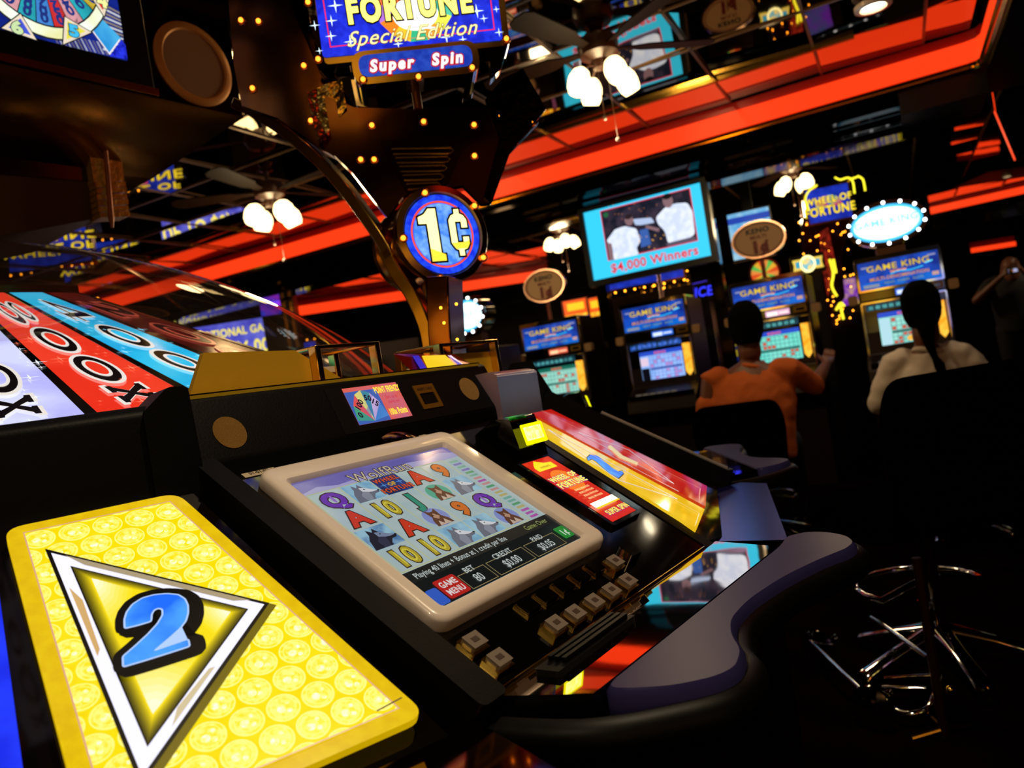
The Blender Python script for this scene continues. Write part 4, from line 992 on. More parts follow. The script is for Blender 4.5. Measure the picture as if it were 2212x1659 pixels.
def tray_and_rest(fr, con, E, N_, full=True):
    """horizontal brass tray, ash ledge and padded arm rest in front of the deck"""
    hz = .815
    o = fr.o.copy(); o.z = 0
    T = Fr(o, E, -N_)    # u along, v towards the wheel; z up
    t2 = lambda *p: [(u, -v) for u, v in p]
    brt = mat('ddd0c4', .03, 1.0, bump=.02, bscale=6)
    tr = t2((-.02, .365), (.02, .490), (.61, .507), (.645, .385))
    MB().extr(T, tr, hz - .02, hz, brt, BLACKG).build('brass_tray', con)
    # armrest outline (u, distance towards player), flat top
    ar = t2((.02, .490), (.61, .507), (.67, .498), (.705, .528), (.70, .57), (.672, .608), (.628, .628), (.590, .625), (.53, .60), (.44, .572), (.33, .556), (.255, .560), (.205, .580), (.165, .606), (.115, .616), (.085, .604), (.05, .568))
    ar = roundpoly(ar, .05, 4)
    ar2 = inset(ar, .006)
    n = len(ar); mb = MB()
    if sum(ar[i][0] * ar[(i + 1) % n][1] - ar[(i + 1) % n][0] * ar[i][1] for i in range(n)) < 0: ar = ar[::-1]
    L = [T.P(u, v, hz - .035) for u, v in ar] + [T.P(u, v, hz - .006) for u, v in ar] + [T.P(u, v, hz + .002) for u, v in ar2]
    mb.add(L, [(k * n + j, k * n + (j + 1) % n, (k + 1) * n + (j + 1) % n, (k + 1) * n + j) for k in range(2) for j in range(n)] + [tuple(range(2 * n, 3 * n))], SILVERP)
    mb.build('arm_rest', con)
    bump = [p for p in smoothpath([T.P(u, v, hz - .034) for u, v in t2((-.04, .36), (-.015, .49), (.045, .572), (.10, .614), (.17, .606), (.215, .578), (.30, .556), (.44, .57), (.55, .605), (.63, .625), (.68, .604), (.708, .565), (.708, .52), (.67, .49))], 5)]
    MB().tube(bump, .017, mat('050403', .45, spec=.15), 12, flat=1.3, up=Z3).build('bumper', con)
    # ribbed black coin ledge
    mb = MB().box(T, .045, .235, -.432, -.398, hz, hz + .008, BLACKM)
    mb.build('ledge', con, bevel=.004)
    mb = MB()
    for k in range(3): mb.box(T, .07, .225, -.427 + k * .010, -.421 + k * .010, hz + .008, hz + .014, BLACKM)
    mb.build('ledge_ribs', con, bevel=.002)
    # pedestal below
    MB().extr(T, t2((-.0, .33), (.02, .48), (.60, .50), (.64, .36), (.60, -.1), (.0, -.1)), 0, hz - .03, mat('140c08', .2, coat=.3)).build('pedestal', con)

con = thing('player_console', 'near player console with beige-framed game screen, push buttons and padded arm rest', 'slot machine', S.P(.2, -.3, 0) * 1.0 - Z3 * S.P(.2, -.3, 0).z)
hf, sf, E_, N0 = console(S, con)
tray_and_rest(S, con, E_, N0)
# ticket card in its clear frame, right of the screen
tk = S.pxs([(1150, 992), (1200, 983), (1366, 1088), (1313, 1112)], -.018)
tk = [(.478, -.138), (.566, -.138), (.566, -.34), (.478, -.34)]
MB().extr(S, roundpoly(inset(tk, -.008), .008), -.02, -.012, mat('181410', .05, .6)).build('card_frame', con, bevel=.002)
a = Art(S, -.0115, .0003); a.poly(tk, emi('c81c10', 1.0, c2='e02c14', nscale=30, nee=True))
a.poly([(.490, -.172), (.55, -.172), (.55, -.155), (.53, -.152), (.512, -.14), (.497, -.152), (.490, -.16)], emi('f0d020', 1.2)); a.text('WARNING', .52, -.163, .006, emi('301008', 1), sx=.8)
a.ell(.522, -.215, .032, .035, emi('f07020', 1.2)); a.outlined('WHEEL OF', .522, -.203, .014, emi('ffe850', 1.5), emi('2840a0', 1), sx=.8); a.outlined('FORTUNE', .522, -.224, .016, emi('ffe850', 1.5), emi('2840a0', 1), sx=.8)
for i in range(4): a.text('BONUS SPIN RULES', .522, -.246 - i * .01, .005, emi('ffe8a0', 1.3), sx=.8)
a.rect(.482, -.302, .562, -.288, emi('fff8d0', 2.0)); a.rect(.482, -.306, .562, -.302, emi('ffc020', 1.2))
a.outlined('SUPER SPIN', .522, -.322, .013, emi('ffe030', 1.4), emi('2840a0', 1), sx=.7)
a.build('rules_card', con)

# ================================================================== corner panels with the backlit number cards
F54 = Fr(A0 + E1 * -.06, V(math.sin(R_(54)), math.cos(R_(54)), 0), V(0, 0, 1))
def slope_fr(o, deg, sl=33):
    a = R_(deg); e = V(math.sin(a), math.cos(a), 0); nn = V(math.cos(a), -math.sin(a), 0)
    return Fr(o, e, -nn * math.cos(R_(sl)) + Z3 * math.sin(R_(sl))), nn
F54, N54 = slope_fr(A0 + E1 * -.06, 54)
YL = emi('dcb406', 1.0, c2='e4c008', nscale=60, nee=True, rough=.15)
YI = emi('f6da00', 1.0, c2='f8e010', nscale=30, rough=.15)
def number_card(fr, pts, w, parent, base, num, tri, ink, circles=True, name='number_card', hot=None):
    MB().extr(fr, roundpoly(pts, .022, 6), w - .008, w, base).build(name, parent)
    card = None
# left corner
cp = thing('corner_panel', 'corner panel with a big backlit yellow card bearing a blue 2 in a triangle', 'display panel', F54.P(-.15, -.2, 0) - Z3 * F54.P(-.15, -.2, 0).z)
MB().extr(F54, [(-.46, .03), (-.035, .03), (.09, -.50), (-.58, -.50)], -.045, -.022, mat('1a1412', .05, .7, bump=.04, bscale=6), BLACKG).build('mirror_deck', cp)
pts = F54.pxs([(8, 1140), (382, 1062), (912, 1524)]) ; bl = (-.232, -.452)
card = [pts[0], pts[1], (pts[2][0], -.452), bl]
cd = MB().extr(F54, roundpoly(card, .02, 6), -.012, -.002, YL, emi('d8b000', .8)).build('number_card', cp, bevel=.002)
a = Art(F54, -.0015, .0002)
ci = inset(card, .017)
def inside(p, poly, m=0):
    n = len(poly); s = 0
    if sum(poly[i][0] * poly[(i + 1) % n][1] - poly[(i + 1) % n][0] * poly[i][1] for i in range(n)) < 0: poly = poly[::-1]
    return all((poly[(i + 1) % n][0] - poly[i][0]) * (p[1] - poly[i][1]) - (poly[(i + 1) % n][1] - poly[i][1]) * (p[0] - poly[i][0]) > m * math.hypot(poly[(i + 1) % n][0] - poly[i][0], poly[(i + 1) % n][1] - poly[i][1]) for i in range(n))
tri = F54.pxs([(97, 1186), (582, 1303), (303, 1700)])
C1 = emi('fff88a', 1.05); C2 = emi('f6de10', 1.05, c2='fff27a', nscale=170); C3 = emi('fffcc8', 1.3, c2='fff060', nscale=200)
def clip(P, Q):
    if sum(Q[i][0] * Q[(i + 1) % len(Q)][1] - Q[(i + 1) % len(Q)][0] * Q[i][1] for i in range(len(Q))) < 0: Q = Q[::-1]
    for i in range(len(Q)):
        a_, b_ = Q[i], Q[(i + 1) % len(Q)]; out = []
        sd = lambda p: (b_[0] - a_[0]) * (p[1] - a_[1]) - (b_[1] - a_[1]) * (p[0] - a_[0])
        for k in range(len(P)):
            p, q_ = P[k], P[(k + 1) % len(P)]; d0, d1 = sd(p), sd(q_)
            if d0 >= 0: out.append(p)
            if d0 * d1 < 0: t = d0 / (d0 - d1); out.append((p[0] + (q_[0] - p[0]) * t, p[1] + (q_[1] - p[1]) * t))
        P = out
        if len(P) < 3: return None
    return P
def disc(x, y, r, m, k, seg=24):
    P = clip([(x + r * math.cos(2 * PI * i / seg), y + r * math.sin(2 * PI * i / seg)) for i in range(seg)], ci)
    if P: a.k = k; a.poly(P, m, up=0)
a.k = 0; a.poly(ci, YI)
row = 0; y = -.018
while y > -.47:
    x = -.30 + (row % 2) * .0175
    while x < .10:
        if not inside((x, y), tri, .022):
            disc(x, y, .0160, C1, 2); disc(x, y, .0149, C2, 3); disc(x, y, .0118, C1, 4, 20); disc(x, y, .0112, C2, 5, 20)
            disc(x - .003, y - .002, .0042, C3, 6, 10); disc(x + .005, y + .004, .0022, C3, 6, 8); disc(x + .004, y - .006, .0026, C3, 6, 8)
        x += .035
    y -= .0305; row += 1
a.k = 7
a.line(ci, .0014, emi('e0a890', .9), closed=True)
sh = [(u + .006, v - .006) for u, v in tri]
a.poly(sh, emi('8a7a08', .6)); a.poly(tri, emi('101008', .3)); a.poly(inset(tri, .004), emi('e8e8ff', 1.15)); 
t2_ = inset(tri, .011)
a.poly(inset(tri, .016), emi('080804', .3))
lerp = lambda c0, c1, t: '%02x%02x%02x' % tuple(int(int(c0[i:i + 2], 16) * (1 - t) + int(c1[i:i + 2], 16) * t) for i in (0, 2, 4))
for k_ in range(10): a.poly(inset(tri, .0175 + .0012 * k_), emi(lerp('4a4206', 'f4dc10', k_ / 9), 1.0))
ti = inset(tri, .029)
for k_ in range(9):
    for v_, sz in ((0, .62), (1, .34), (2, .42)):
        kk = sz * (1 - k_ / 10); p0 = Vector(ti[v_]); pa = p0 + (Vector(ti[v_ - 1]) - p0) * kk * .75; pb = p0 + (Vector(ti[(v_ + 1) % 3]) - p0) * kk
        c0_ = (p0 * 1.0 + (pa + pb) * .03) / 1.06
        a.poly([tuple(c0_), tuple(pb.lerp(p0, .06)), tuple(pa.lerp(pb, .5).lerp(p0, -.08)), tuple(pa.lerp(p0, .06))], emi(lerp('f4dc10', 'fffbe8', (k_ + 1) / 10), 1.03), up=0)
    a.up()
# silver chevron shading on the triangle frame
o_, i2 = inset(tri, .0065), inset(tri, .0135)
for k_, c_ in ((0, 'd8c8a0'), (1, 'b0a080'), (2, 'd8b070')):
    p, q = Vector(o_[k_]), Vector(o_[(k_ + 1) % 3]); r, s_ = Vector(i2[k_]), Vector(i2[(k_ + 1) % 3])
    lo_, hi_ = ((.2, .55) if k_ != 1 else (.05, .95))
    a.poly([tuple(p.lerp(q, lo_)), tuple(p.lerp(q, hi_)), tuple(r.lerp(s_, hi_ - .05).lerp(p.lerp(q, hi_), .4 if k_ != 1 else .0)), tuple(r.lerp(s_, lo_ + .05))], emi(c_, .9), up=0)
a.up()
c4 = lambda L: F54.pxs([(x / 2.404, 1040 + y / 2.404) for x, y in L], -.0005)
two = roundpoly(c4([(650, 785), (648, 740), (660, 700), (690, 660), (740, 628), (800, 611), (865, 605), (925, 610), (960, 632), (975, 665), (976, 705), (965, 745), (935, 785), (880, 835), (800, 903), (890, 872), (977, 842), (984, 878), (880, 912), (760, 950), (642, 985), (640, 932), (700, 880), (770, 815), (820, 760), (846, 715), (845, 685), (822, 680), (800, 690), (787, 712), (785, 748), (720, 768)]), .0022, 3)
a.poly([(u + .004, v - .004) for u, v in inset(two, -.011)], emi('050503', .2)); a.poly(inset(two, -.009), emi('050503', .2)); a.poly(inset(two, -.0012), emi('b0ccff', 1.0)); a.poly(inset(two, .0006), emi('1468ff', 1.05, c2='48a0ff', nscale=16))
u, v = F54.px(840, 1530); a.line([(u - .014, v - .0015), (u + .014, v + .0015)], .0016, emi('503808', .6))
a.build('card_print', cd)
# blue card of the neighbouring seat, its inner edge in view
mir = lambda p, c: (2 * c - p[0], p[1])
bc = [mir(p, -.2495) for p in card]
bcd = MB().extr(F54, roundpoly(bc, .02, 6), -.012, -.002, emi('0a28e8', 1.0, c2='1838ff', nscale=20)).build('number_card', cp, bevel=.002); bcd['label'] = 'blue backlit card'
a = Art(F54, -.0015, .0002); a.line(inset(bc, .017), .0014, emi('c8b0b0', .9), closed=True); a.build('card_print', bcd)
# front wall of the ring between the two hoods
bw = Fr(F54.P(0, .03, 0), F54.x, Z3)
prf = roundpoly([(.0, -.04), (0, .085), (.02, .095), (.10, .092), (.10, -.1), (0, -.1)], .008, 3)
MB().extr(Fr(bw.P(-.50, 0, 0), -bw.z, Z3), prf, 0, .455, BLACKM).build('ring_wall', cp, bevel=.004)
MB().extr(Fr(bw.P(-.075, 0, .0), bw.x, Z3), roundpoly([(0, -.06), (0, .085), (.035, .115), (.06, .112), (.065, -.06)], .008), -.10, .008, BLACKM).build('hood_end_cap', cp, bevel=.006)
zt = Fr(F54.P(0, 0, 0) * 1.0 - Z3 * F54.P(0, 0, 0).z, F54.x, -N54)
MB().extr(zt, [(-.60, -.36), (.12, -.36), (.10, -.66), (.05, -.72), (-.66, -.72)], .79, .812, mat('7a4a28', .06, 1.0, bump=.04, bscale=5), mat('8a3a18', .2, .8)).build('lower_tray', cp)
MB().extr(zt, [(-.58, -.3), (.09, -.3), (.05, -.60), (-.62, -.60)], 0, .79, mat('140c08', .2)).build('pedestal', cp)

# right corner: yellow and red cards seen edge-on, then the next console
J2 = A0 + E1 * .64
F18, N18 = slope_fr(J2, 18)
cq = thing('corner_panel', 'corner panel right of the near console with narrow yellow 2 and red 1 cards', 'display panel', F18.P(.05, -.2, 0) - Z3 * F18.P(.05, -.2, 0).z)
MB().extr(F18, F18.pxs([(1100, 905), (1170, 880), (1215, 868), (1548, 1050), (1560, 1160), (1530, 1168)], -.038), -.055, -.038, mat('1a1412', .05, .7, bump=.03, bscale=6), BLACKG).build('mirror_deck', cq)
yc = F18.pxs([(1119, 901), (1141, 895), (1522, 1100), (1505, 1143)], -.022)
rc = F18.pxs([(1149, 893), (1190, 884), (1527, 1050), (1524, 1094)], -.022)
a_y = emi('e8b818', .95, c2='f0c428', nscale=20, nee=True, rough=.05, spec=1.0)
yd = MB().extr(F18, yc, -.034, -.022, a_y).build('number_card', cq)
a = Art(F18, -.0215, .0003)
WT = emi('f4f0ff', 1.1); BKC = emi('0a0806', .3)
tr_ = F18.pxs([(1186, 931), (1440, 1068), (1330, 1040)], -.0215)
a.line(F18.pxs([(1184, 928), (1335, 1037), (1462, 1078), (1184, 928)], -.0215), .0035, BKC); a.line(F18.pxs([(1184, 928), (1335, 1037), (1462, 1078), (1184, 928)], -.0215), .002, WT)
b2 = F18.pxs([(1268, 990), (1275, 983), (1290, 986), (1305, 998), (1322, 1012), (1336, 1020), (1343, 1018), (1346, 1024), (1335, 1034), (1318, 1024), (1303, 1012), (1288, 998), (1277, 992), (1270, 996)], -.0215)
a.poly(inset(b2, -.002), BKC); a.poly(b2, emi('2060e8', 1.1, c2='58a0ff', nscale=20))
a.line(F18.pxs([(1128, 902), (1510, 1110), (1502, 1134)], -.0215), .0012, emi('f8e8b0', 1))
a.build('card_print', yd)
rd = MB().extr(F18, rc, -.034, -.022, emi('c01410', .85, c2='c81c14', nscale=20, nee=True, rough=.05, spec=1.0)).build('number_card', cq); rd['label'] = 'red backlit card with a 1'
a = Art(F18, -.0215, .0003)
a.line(F18.pxs([(1250, 935), (1358, 972), (1455, 1045), (1250, 935)], -.0215), .0030, BKC); a.line(F18.pxs([(1250, 935), (1358, 972), (1455, 1045), (1250, 935)], -.0215), .0018, WT)
a.line(F18.pxs([(1240, 944), (1465, 1062)], -.0215), .0016, WT)
a.poly(F18.pxs([(1312, 966), (1318, 962), (1345, 985), (1378, 1000), (1376, 1006), (1338, 990)], -.0215), emi('e0cc98', 1.0)); a.line(F18.pxs([(1170, 888), (1512, 1056), (1509, 1086)], -.0215), .0012, emi('f0b0a0', 1))
a.build('card_print', rd)
bw2 = Fr(F18.P(-.02, .03, 0), F18.x, Z3)
MB().extr(Fr(bw2.P(.0, 0, 0), -bw2.z, Z3), [(.0, -.04), (0, .070), (.02, .078), (.06, .076), (.08, -.1), (0, -.1)], 0, .30, mat('8c8cb8', .25, .8)).build('ring_wall', cq, bevel=.004)  # blue-silver colour stands in for blue reflected on glossy black
zt2 = Fr(V(0, 0, 0), (1, 0, 0), (0, 1, 0))
sp = [(p.x, p.y) for p in [hit(x, y, V(0, 0, .80), Z3) for x, y in ((1549, 1056), (1600, 1042), (1656, 1044), (1702, 1166), (1546, 1169))]]
MB().extr(zt2, sp, .775, .80, mat('3838a8', .22, .9), CHROME).build('lower_tray', cq, bevel=.003)  # reflected blue light put into the metal's base colour
MB().extr(zt2, [(x * .985, y * 1.0) for x, y in inset(sp, .03)], 0, .775, mat('140c08', .3)).build('pedestal', cq)

# the next seat's console, one corner further round
O2 = PC - NN * 1.78; O2.z = 0
def rot36(p, k=1):
    a = R_(36 * k); d = Vector(p) - O2; return V(O2.x + d.x * math.cos(a) - d.y * math.sin(a), O2.y + d.x * math.sin(a) + d.y * math.cos(a), p[2])
def rdir(d, k=1): a = R_(36 * k); return V(d.x * math.cos(a) - d.y * math.sin(a), d.x * math.sin(a) + d.y * math.cos(a), d.z)
SN = Fr(rot36(A0), rdir(S.x), rdir(S.y))
c2n = thing('player_console', 'next player console seen end-on beyond the red card, black rail and violet arm rest', 'slot machine', SN.P(.2, -.3, 0) - Z3 * SN.P(.2, -.3, 0).z)
_, _, E2, N2 = console(SN, c2n, full=False)
tray_and_rest(SN, c2n, E2, N2)
MB().tube([SN.P(-.045, -.10, .006), SN.P(-.02, -.47, .006)], .006, mat('a09a90', .3, .5), 8).build('grey_trim', c2n)

# ================================================================== overhead crown with the big displays
LF = Fr(OW + NN * .8, E1, Z3)
oh = thing('overhead_display', 'large overhead display over the wheel with a round brown speaker on its brass housing', 'display', V(OW.x, OW.y, 2.0))
MB().box(LF, -.80, .475, 2.24, 2.86, -.3, -.03, BLACKG).build('display_housing', oh, bevel=.01)
MB().frame(LF, [(-.475, 2.262), (.473, 2.262), (.473, 2.86), (-.475, 2.86)], [(-.40, 2.339), (.403, 2.339), (.403, 2.80), (-.40, 2.80)], -.03, .0, mat('030303', .35), -.012).build('display_frame', oh, bevel=.003)
a = Art(LF, -.016, .0006)
a.rect(-.40, 2.339, .403, 2.80, emi('14288c', 1.0, c2='0a1450', nscale=14, nee=True))
G = lambda x, y: LF.px(x / 2.9625, y / 2.9625, -.014)
GP = lambda L: [G(*p) for p in L]
# ribbed grey rays and blue panes round the picture's wheel
for k in range(17):
    x = 330 + k * 26; yb = 215 + .2 * (x + 40)
    a.poly(GP([(x, yb - 84), (x + 13, yb - 82), (x + 55, yb + 1), (x + 42, yb - 1)]), emi('c8ccd4' if k % 2 else '8a8078', 1), up=0)
a.up()
for k in range(12): a.poly(GP([(660, 20 + k * 26), (790, 90 + k * 22), (790, 102 + k * 22), (660, 34 + k * 26)]), emi('c8ccd4' if k % 2 else '8a8078', 1), up=0)
a.up()
a.poly(GP([(570, 160), (640, 110), (775, 245), (700, 340)]), emi('2a90d8', 1.05, c2='48b0e8', nscale=10)); a.line(GP([(575, 175), (700, 345), (765, 255)]), .004, emi('f0e8f0', 1.1))
a.poly(GP([(700, 360), (775, 255), (830, 330), (830, 385)]), emi('1018a0', 1, c2='3040ff', nscale=40))
cw = G(210, -330); ce = G(210, 175); cR = G(640, -330)
rx = (cR[0] - cw[0]); ry = abs(cw[1] - ce[1])
a.ell(cw[0], cw[1], rx * 1.07, ry * 1.10, emi('303018', .6), seg=48); a.ell(cw[0], cw[1], rx * 1.05, ry * 1.08, emi('e8e8a8', 1.1, c2='f4fff0', nscale=8), seg=48); a.ell(cw[0], cw[1], rx * .93, ry * .95, emi('181018', .5), seg=48)
wc = ['b040a0', '50c080', 'f0a888', '4890e0', 'e83838', 'f4b0b8', '30c0d0', 'f0d040', '9050d0', '40b060']
tx = ['45', '150', '800', '200', '250', '40', '50', '300', '100', '500']
n = 24
for k in range(n):
    q0, q1 = -PI / 2 + 2 * PI * (k - .5) / n, -PI / 2 + 2 * PI * (k + .5) / n
    j = (k + 3) % 10
    a.poly([(cw[0], cw[1])] + [(cw[0] + rx * .91 * math.cos(q0 + (q1 - q0) * t), cw[1] + ry * .93 * math.sin(q0 + (q1 - q0) * t)) for t in (.03, .5, .97)], emi(wc[j], 1.0, c2=None), up=0)
a.up()
for k in list(range(-4, 6)):
    q0 = -PI / 2 + 2 * PI * k / n; j = (k + 3) % 10
    for m_, ch in enumerate(tx[j]):
        rr = .68 + m_ * .085
        a.text(ch, cw[0] + rx * rr * math.cos(q0), cw[1] + ry * rr * math.sin(q0), .029, emi('283a8c', .8), bold=.04, rot=q0 + PI / 2 + PI, sx=1.1, up=0)
a.up(2)
for pts, c_, num, nc, npx in (([(5, 185), (125, 95), (228, 262)], '4858d8', '6', 'c8e0a8', (100, 180)), ([(405, 115), (575, 215), (395, 292)], 'e8e050', '5', '40b8e8', (462, 205)), ([(585, 10), (700, -60), (655, 115)], 'e03020', '4', 'f0f0a0', (640, 20))):
    P_ = GP(pts); a.poly(inset(P_, -.003), emi('202020', .5)); a.poly(P_, emi('e8d8c0', 1.1)); a.poly(inset(P_, .008), emi(c_, 1.05))
    u, v = G(*npx); a.text(num, u, v, .034, emi('202840', .6), bold=.10, sx=1.2); a.text2(num, u, v, .034, emi(nc, 1.1), .06, .10, sx=1.2)
a.build('wheel_picture', oh)
# speaker wing
spk = LF.sh(0, 0, -.01)
MB().box(spk, .478, .80, 2.232, 2.86, -.10, 0, BRONZE).build('speaker_wing', oh, bevel=.003)
u, v = LF.px(422, 137)
sf = Fr(LF.P(u, v, -.01), LF.x, LF.y)
MB().lathe(sf, [(.142, 0), (.142, .004), (.134, .009), (.118, .011), (.112, .006)], mat('c88838', .45, .3), 48).build('speaker_ring', oh)
MB().lathe(sf, [(.116, .006), (.06, .007), (.001, .007)], mat('9a6430', .6, .1, bump=.6, bscale=700), 40).build('speaker_grille', oh)
# brass underside tapering to the lower stage
LB = lambda u, r, h: OW + NN * r + E1 * u + V(0, 0, h)
mb = MB()
o_ = [(-.8, .8), (.8, .8), (.8, .2), (-.8, .2)]; 
mb.add([LB(-.8, .80, 2.232), LB(.8, .80, 2.232), LB(.8, -.8, 2.232), LB(-.8, -.8, 2.232), LB(-.56, .56, 2.05), LB(.56, .56, 2.05), LB(.56, -.56, 2.05), LB(-.56, -.56, 2.05)], [(0, 1, 5, 4), (1, 2, 6, 5), (2, 3, 7, 6), (3, 0, 4, 7), (4, 5, 6, 7), (0, 3, 2, 1)], BRASSD)
mb.build('brass_underside', oh)
MB().box(LF, -.8, .478, 2.236, 2.258, -.05, .012, BRASSD).build('lower_trim', oh)
L2 = Fr(OW + NN * .56, E1, Z3)
b0 = L2.pxs([(-60, 172), (190, 205), (205, 300), (212, 405), (216, 470), (100, 492), (-60, 520)])
MB().extr(L2, b0, -.5, 0, mat('4a3214', .5, .4)).build('lower_housing', oh, bevel=.004)
MB().extr(L2, L2.pxs([(-60, 252), (163, 273), (192, 392), (-60, 372)]), 0, .006, mat('040404', .15)).build('dark_display', oh)
MB().extr(L2, L2.pxs([(-60, 215), (150, 237), (152, 240), (-60, 228)]), 0, .006, mat('060404', .2)).build('vent_slot', oh)
L3 = Fr(OW + NN * .60, E1, Z3)
PG = mat('c8a044', .3, .6, bump=.3, bscale=60)
mb = MB().extr(L3, L3.pxs([(190, 306), (258, 300), (268, 390), (203, 395)]), -.06, 0, PG)
for k in range(6):
    y = 395 + k * 13; x0, x1 = 204 + k * 1.6, 269 + k * 1.6
    mb.extr(L3, L3.pxs([(x0, y), (x1, y - 3), (x1 + 2, y + 8), (x0 + 2, y + 11)]), -.06, .004 + .004 * (k % 2), PG)
mb.build('brass_post', oh, bevel=.003)
MB().tube([L3.P(*L3.px(224, 285, .02), .02), L3.P(*L3.px(233, 380, .02), .02), L3.P(*L3.px(240, 470, .02), .02), L3.P(*L3.px(242, 492, .02), .02)], [.007, .008, .009, .005], mat('8a5030', .3, .4), 10).build('hanging_rod', oh)

# ================================================================== curved brass arm, bulb bracket, medallion, topper sign
d18 = NN * math.cos(R_(18)) + E1 * math.sin(R_(18))
AP = Fr(OW, d18, Z3)
ar = thing('brass_arch', 'curved polished brass arm sweeping from the overhead display down behind the penny medallion', 'brass arm', AP.P(1.8, 1.2, 0))
pu = smoothpath([AP.P(*AP.px(x, y)) for x, y in ((512, 225), (560, 248), (625, 290), (690, 345), (745, 405), (790, 465), (828, 520), (850, 560))], 6)
wds = [.012 + .05 * min(1, k / (len(pu) * .45)) for k in range(len(pu))]
MB().ribbon(pu, AP.z, .05, .03, BRASS).build('upper_arm', ar, bevel=.004)
pl_ = smoothpath([AP.P(*AP.px(x, y)) for x, y in ((835, 540), (862, 590), (890, 630), (915, 680), (930, 730), (938, 800))], 6)
MB().ribbon(pl_, AP.z, .05, .035, BRASS).build('lower_leg', ar, bevel=.004)
pl2 = [AP.P(*AP.px(x, y, .05), .05) for x, y in ((960, 600), (962, 660), (965, 720), (972, 800))]
MB().ribbon(pl2, AP.z, .10, .06, BRONZE).build('bronze_leg', ar, bevel=.004)
for (x, y) in ((955, 668), (988, 660), (990, 735), (962, 700)):
    q = hit(x, y, AP.P(0, 0, .105), AP.z); MB().ball(q - NN * .0 + V(.0, -.035, 0), .0035, OB, seg=8).build('bulb', ar)

md = thing('penny_medallion', 'round blue glowing 1¢ medallion in a brass drum ringed by bulbs', 'sign', atY(958, 505, 1.95))
MF = Fr(atY(958, 505, 1.95), (.88, .47, 0), Z3)
MB().lathe(MF, [(.05, -.21), (.115, -.21), (.122, -.205), (.122, -.18), (.108, -.17), (.108, -.035), (.124, -.03), (.127, -.005), (.124, .0), (.108, .003), (.103, -.006), (.001, -.006)], BRASSD, 56).build('drum', md)
a = Art(MF, -.005, .0005)
a.ell(0, 0, .102, .102, emi('1830e0', 1.1, c2='2858ff', nscale=50, nee=True), seg=48); a.ring(0, 0, .086, .086, .005, emi('f05030', 1.2), seg=48); a.ell(0, 0, .079, .079, emi('3c7cff', 1.2, c2='80b4ff', nscale=45), seg=44)
one = [(-.062, .045), (-.045, .052), (-.032, .066), (-.012, .066), (-.012, -.052), (-.001, -.052), (-.001, -.068), (-.04, -.068), (-.04, .028), (-.062, .028)]
a.poly(inset(one, -.005), emi('0a0a08', .3)); a.poly(one, emi('fff0a0', 1.8)); a.poly([(-.04, -.068), (-.001, -.068), (-.001, -.052), (-.04, -.035)], emi('ffe040', 1.3), up=1)
cent = [(.02, -.025), (.03, -.04), (.038, -.043), (.038, -.058), (.052, -.058), (.052, -.043), (.062, -.04), (.070, -.028), (.070, -.010), (.054, -.010), (.054, -.024), (.037, -.024), (.037, .030), (.054, .030), (.054, .014), (.070, .014), (.070, .034), (.062, .046), (.052, .050), (.052, .062), (.038, .062), (.038, .050), (.028, .046), (.02, .034)]
a.poly([(x + .0, y) for x, y in inset(cent, -.005)], emi('0a0a08', .3)); a.poly(cent, emi('fff0a0', 1.8)); a.poly([(.02, -.025), (.03, -.04), (.062, -.04), (.070, -.028), (.070, -.02), (.054, -.024), (.037, -.024)], emi('ffe040', 1.3))
a.build('medallion_face', md)
OBC = emi('ff8a24', 3.6, nee=True)
def bulb(p, par, r=.0066):
    b = MB().ball(p, r, OBC, seg=10).build('bulb', par)
    MB().lathe(Fr(Vector(p) + V(0, .004, 0), (1, 0, 0), Z3), [(r * 1.7, -.004), (r * 1.7, .001), (r * 1.2, .002)], mat('c86a1c', .2, .8), 12).build('bulb_socket', b)
for x, y in ((918, 416), (1025, 444), (871, 514), (1044, 556), (951, 601)): bulb(MF.P(*MF.px(x, y, .006), .006), md)
q = AP.P(1.79, 1.50, 0)
MB().tube([MF.P(0, 0, -.12) - Z3 * .10, MF.P(0, 0, -.12) - Z3 * .16], .03, BRASS, 16).build('mount', md)

TF = Fr(atY(900, 200, 2.05), (.993, .12, 0), Z3)
br = thing('bulb_bracket', 'dark bronze winged bracket dotted with orange bulbs and a slotted grille', 'bracket', TF.P(0, -.1, 0))
def plate(pts, w0, w1, m, nm, par, bev=.002): return MB().extr(TF, TF.pxs(pts, w1), w0, w1, m).build(nm, par, bevel=bev)
plate([(700, 205), (765, 232), (900, 236), (1060, 229), (1165, 262), (1100, 330), (1062, 438), (1040, 440), (1000, 400), (870, 425), (836, 470), (760, 372), (722, 335)], -.03, 0, BRONZE, 'front_plate', br)
plate([(488, -60), (600, -60), (662, 60), (705, 135), (765, 232), (735, 250), (725, 340), (690, 318), (600, 255), (522, 228), (505, 140)], -.06, -.035, BRONZE, 'left_wing', br)
plate([(600, -60), (650, -60), (690, 150), (765, 232), (705, 135), (662, 60)], -.03, -.01, mat('3a2412', .05, 1.0), 'left_strut', br)
plate([(1085, 170), (1130, 148), (1180, 235), (1102, 330), (1062, 440), (1045, 425), (1078, 300), (1048, 215)], .0, .012, mat('3a2412', .05, 1.0, bump=.1), 'right_strut', br)
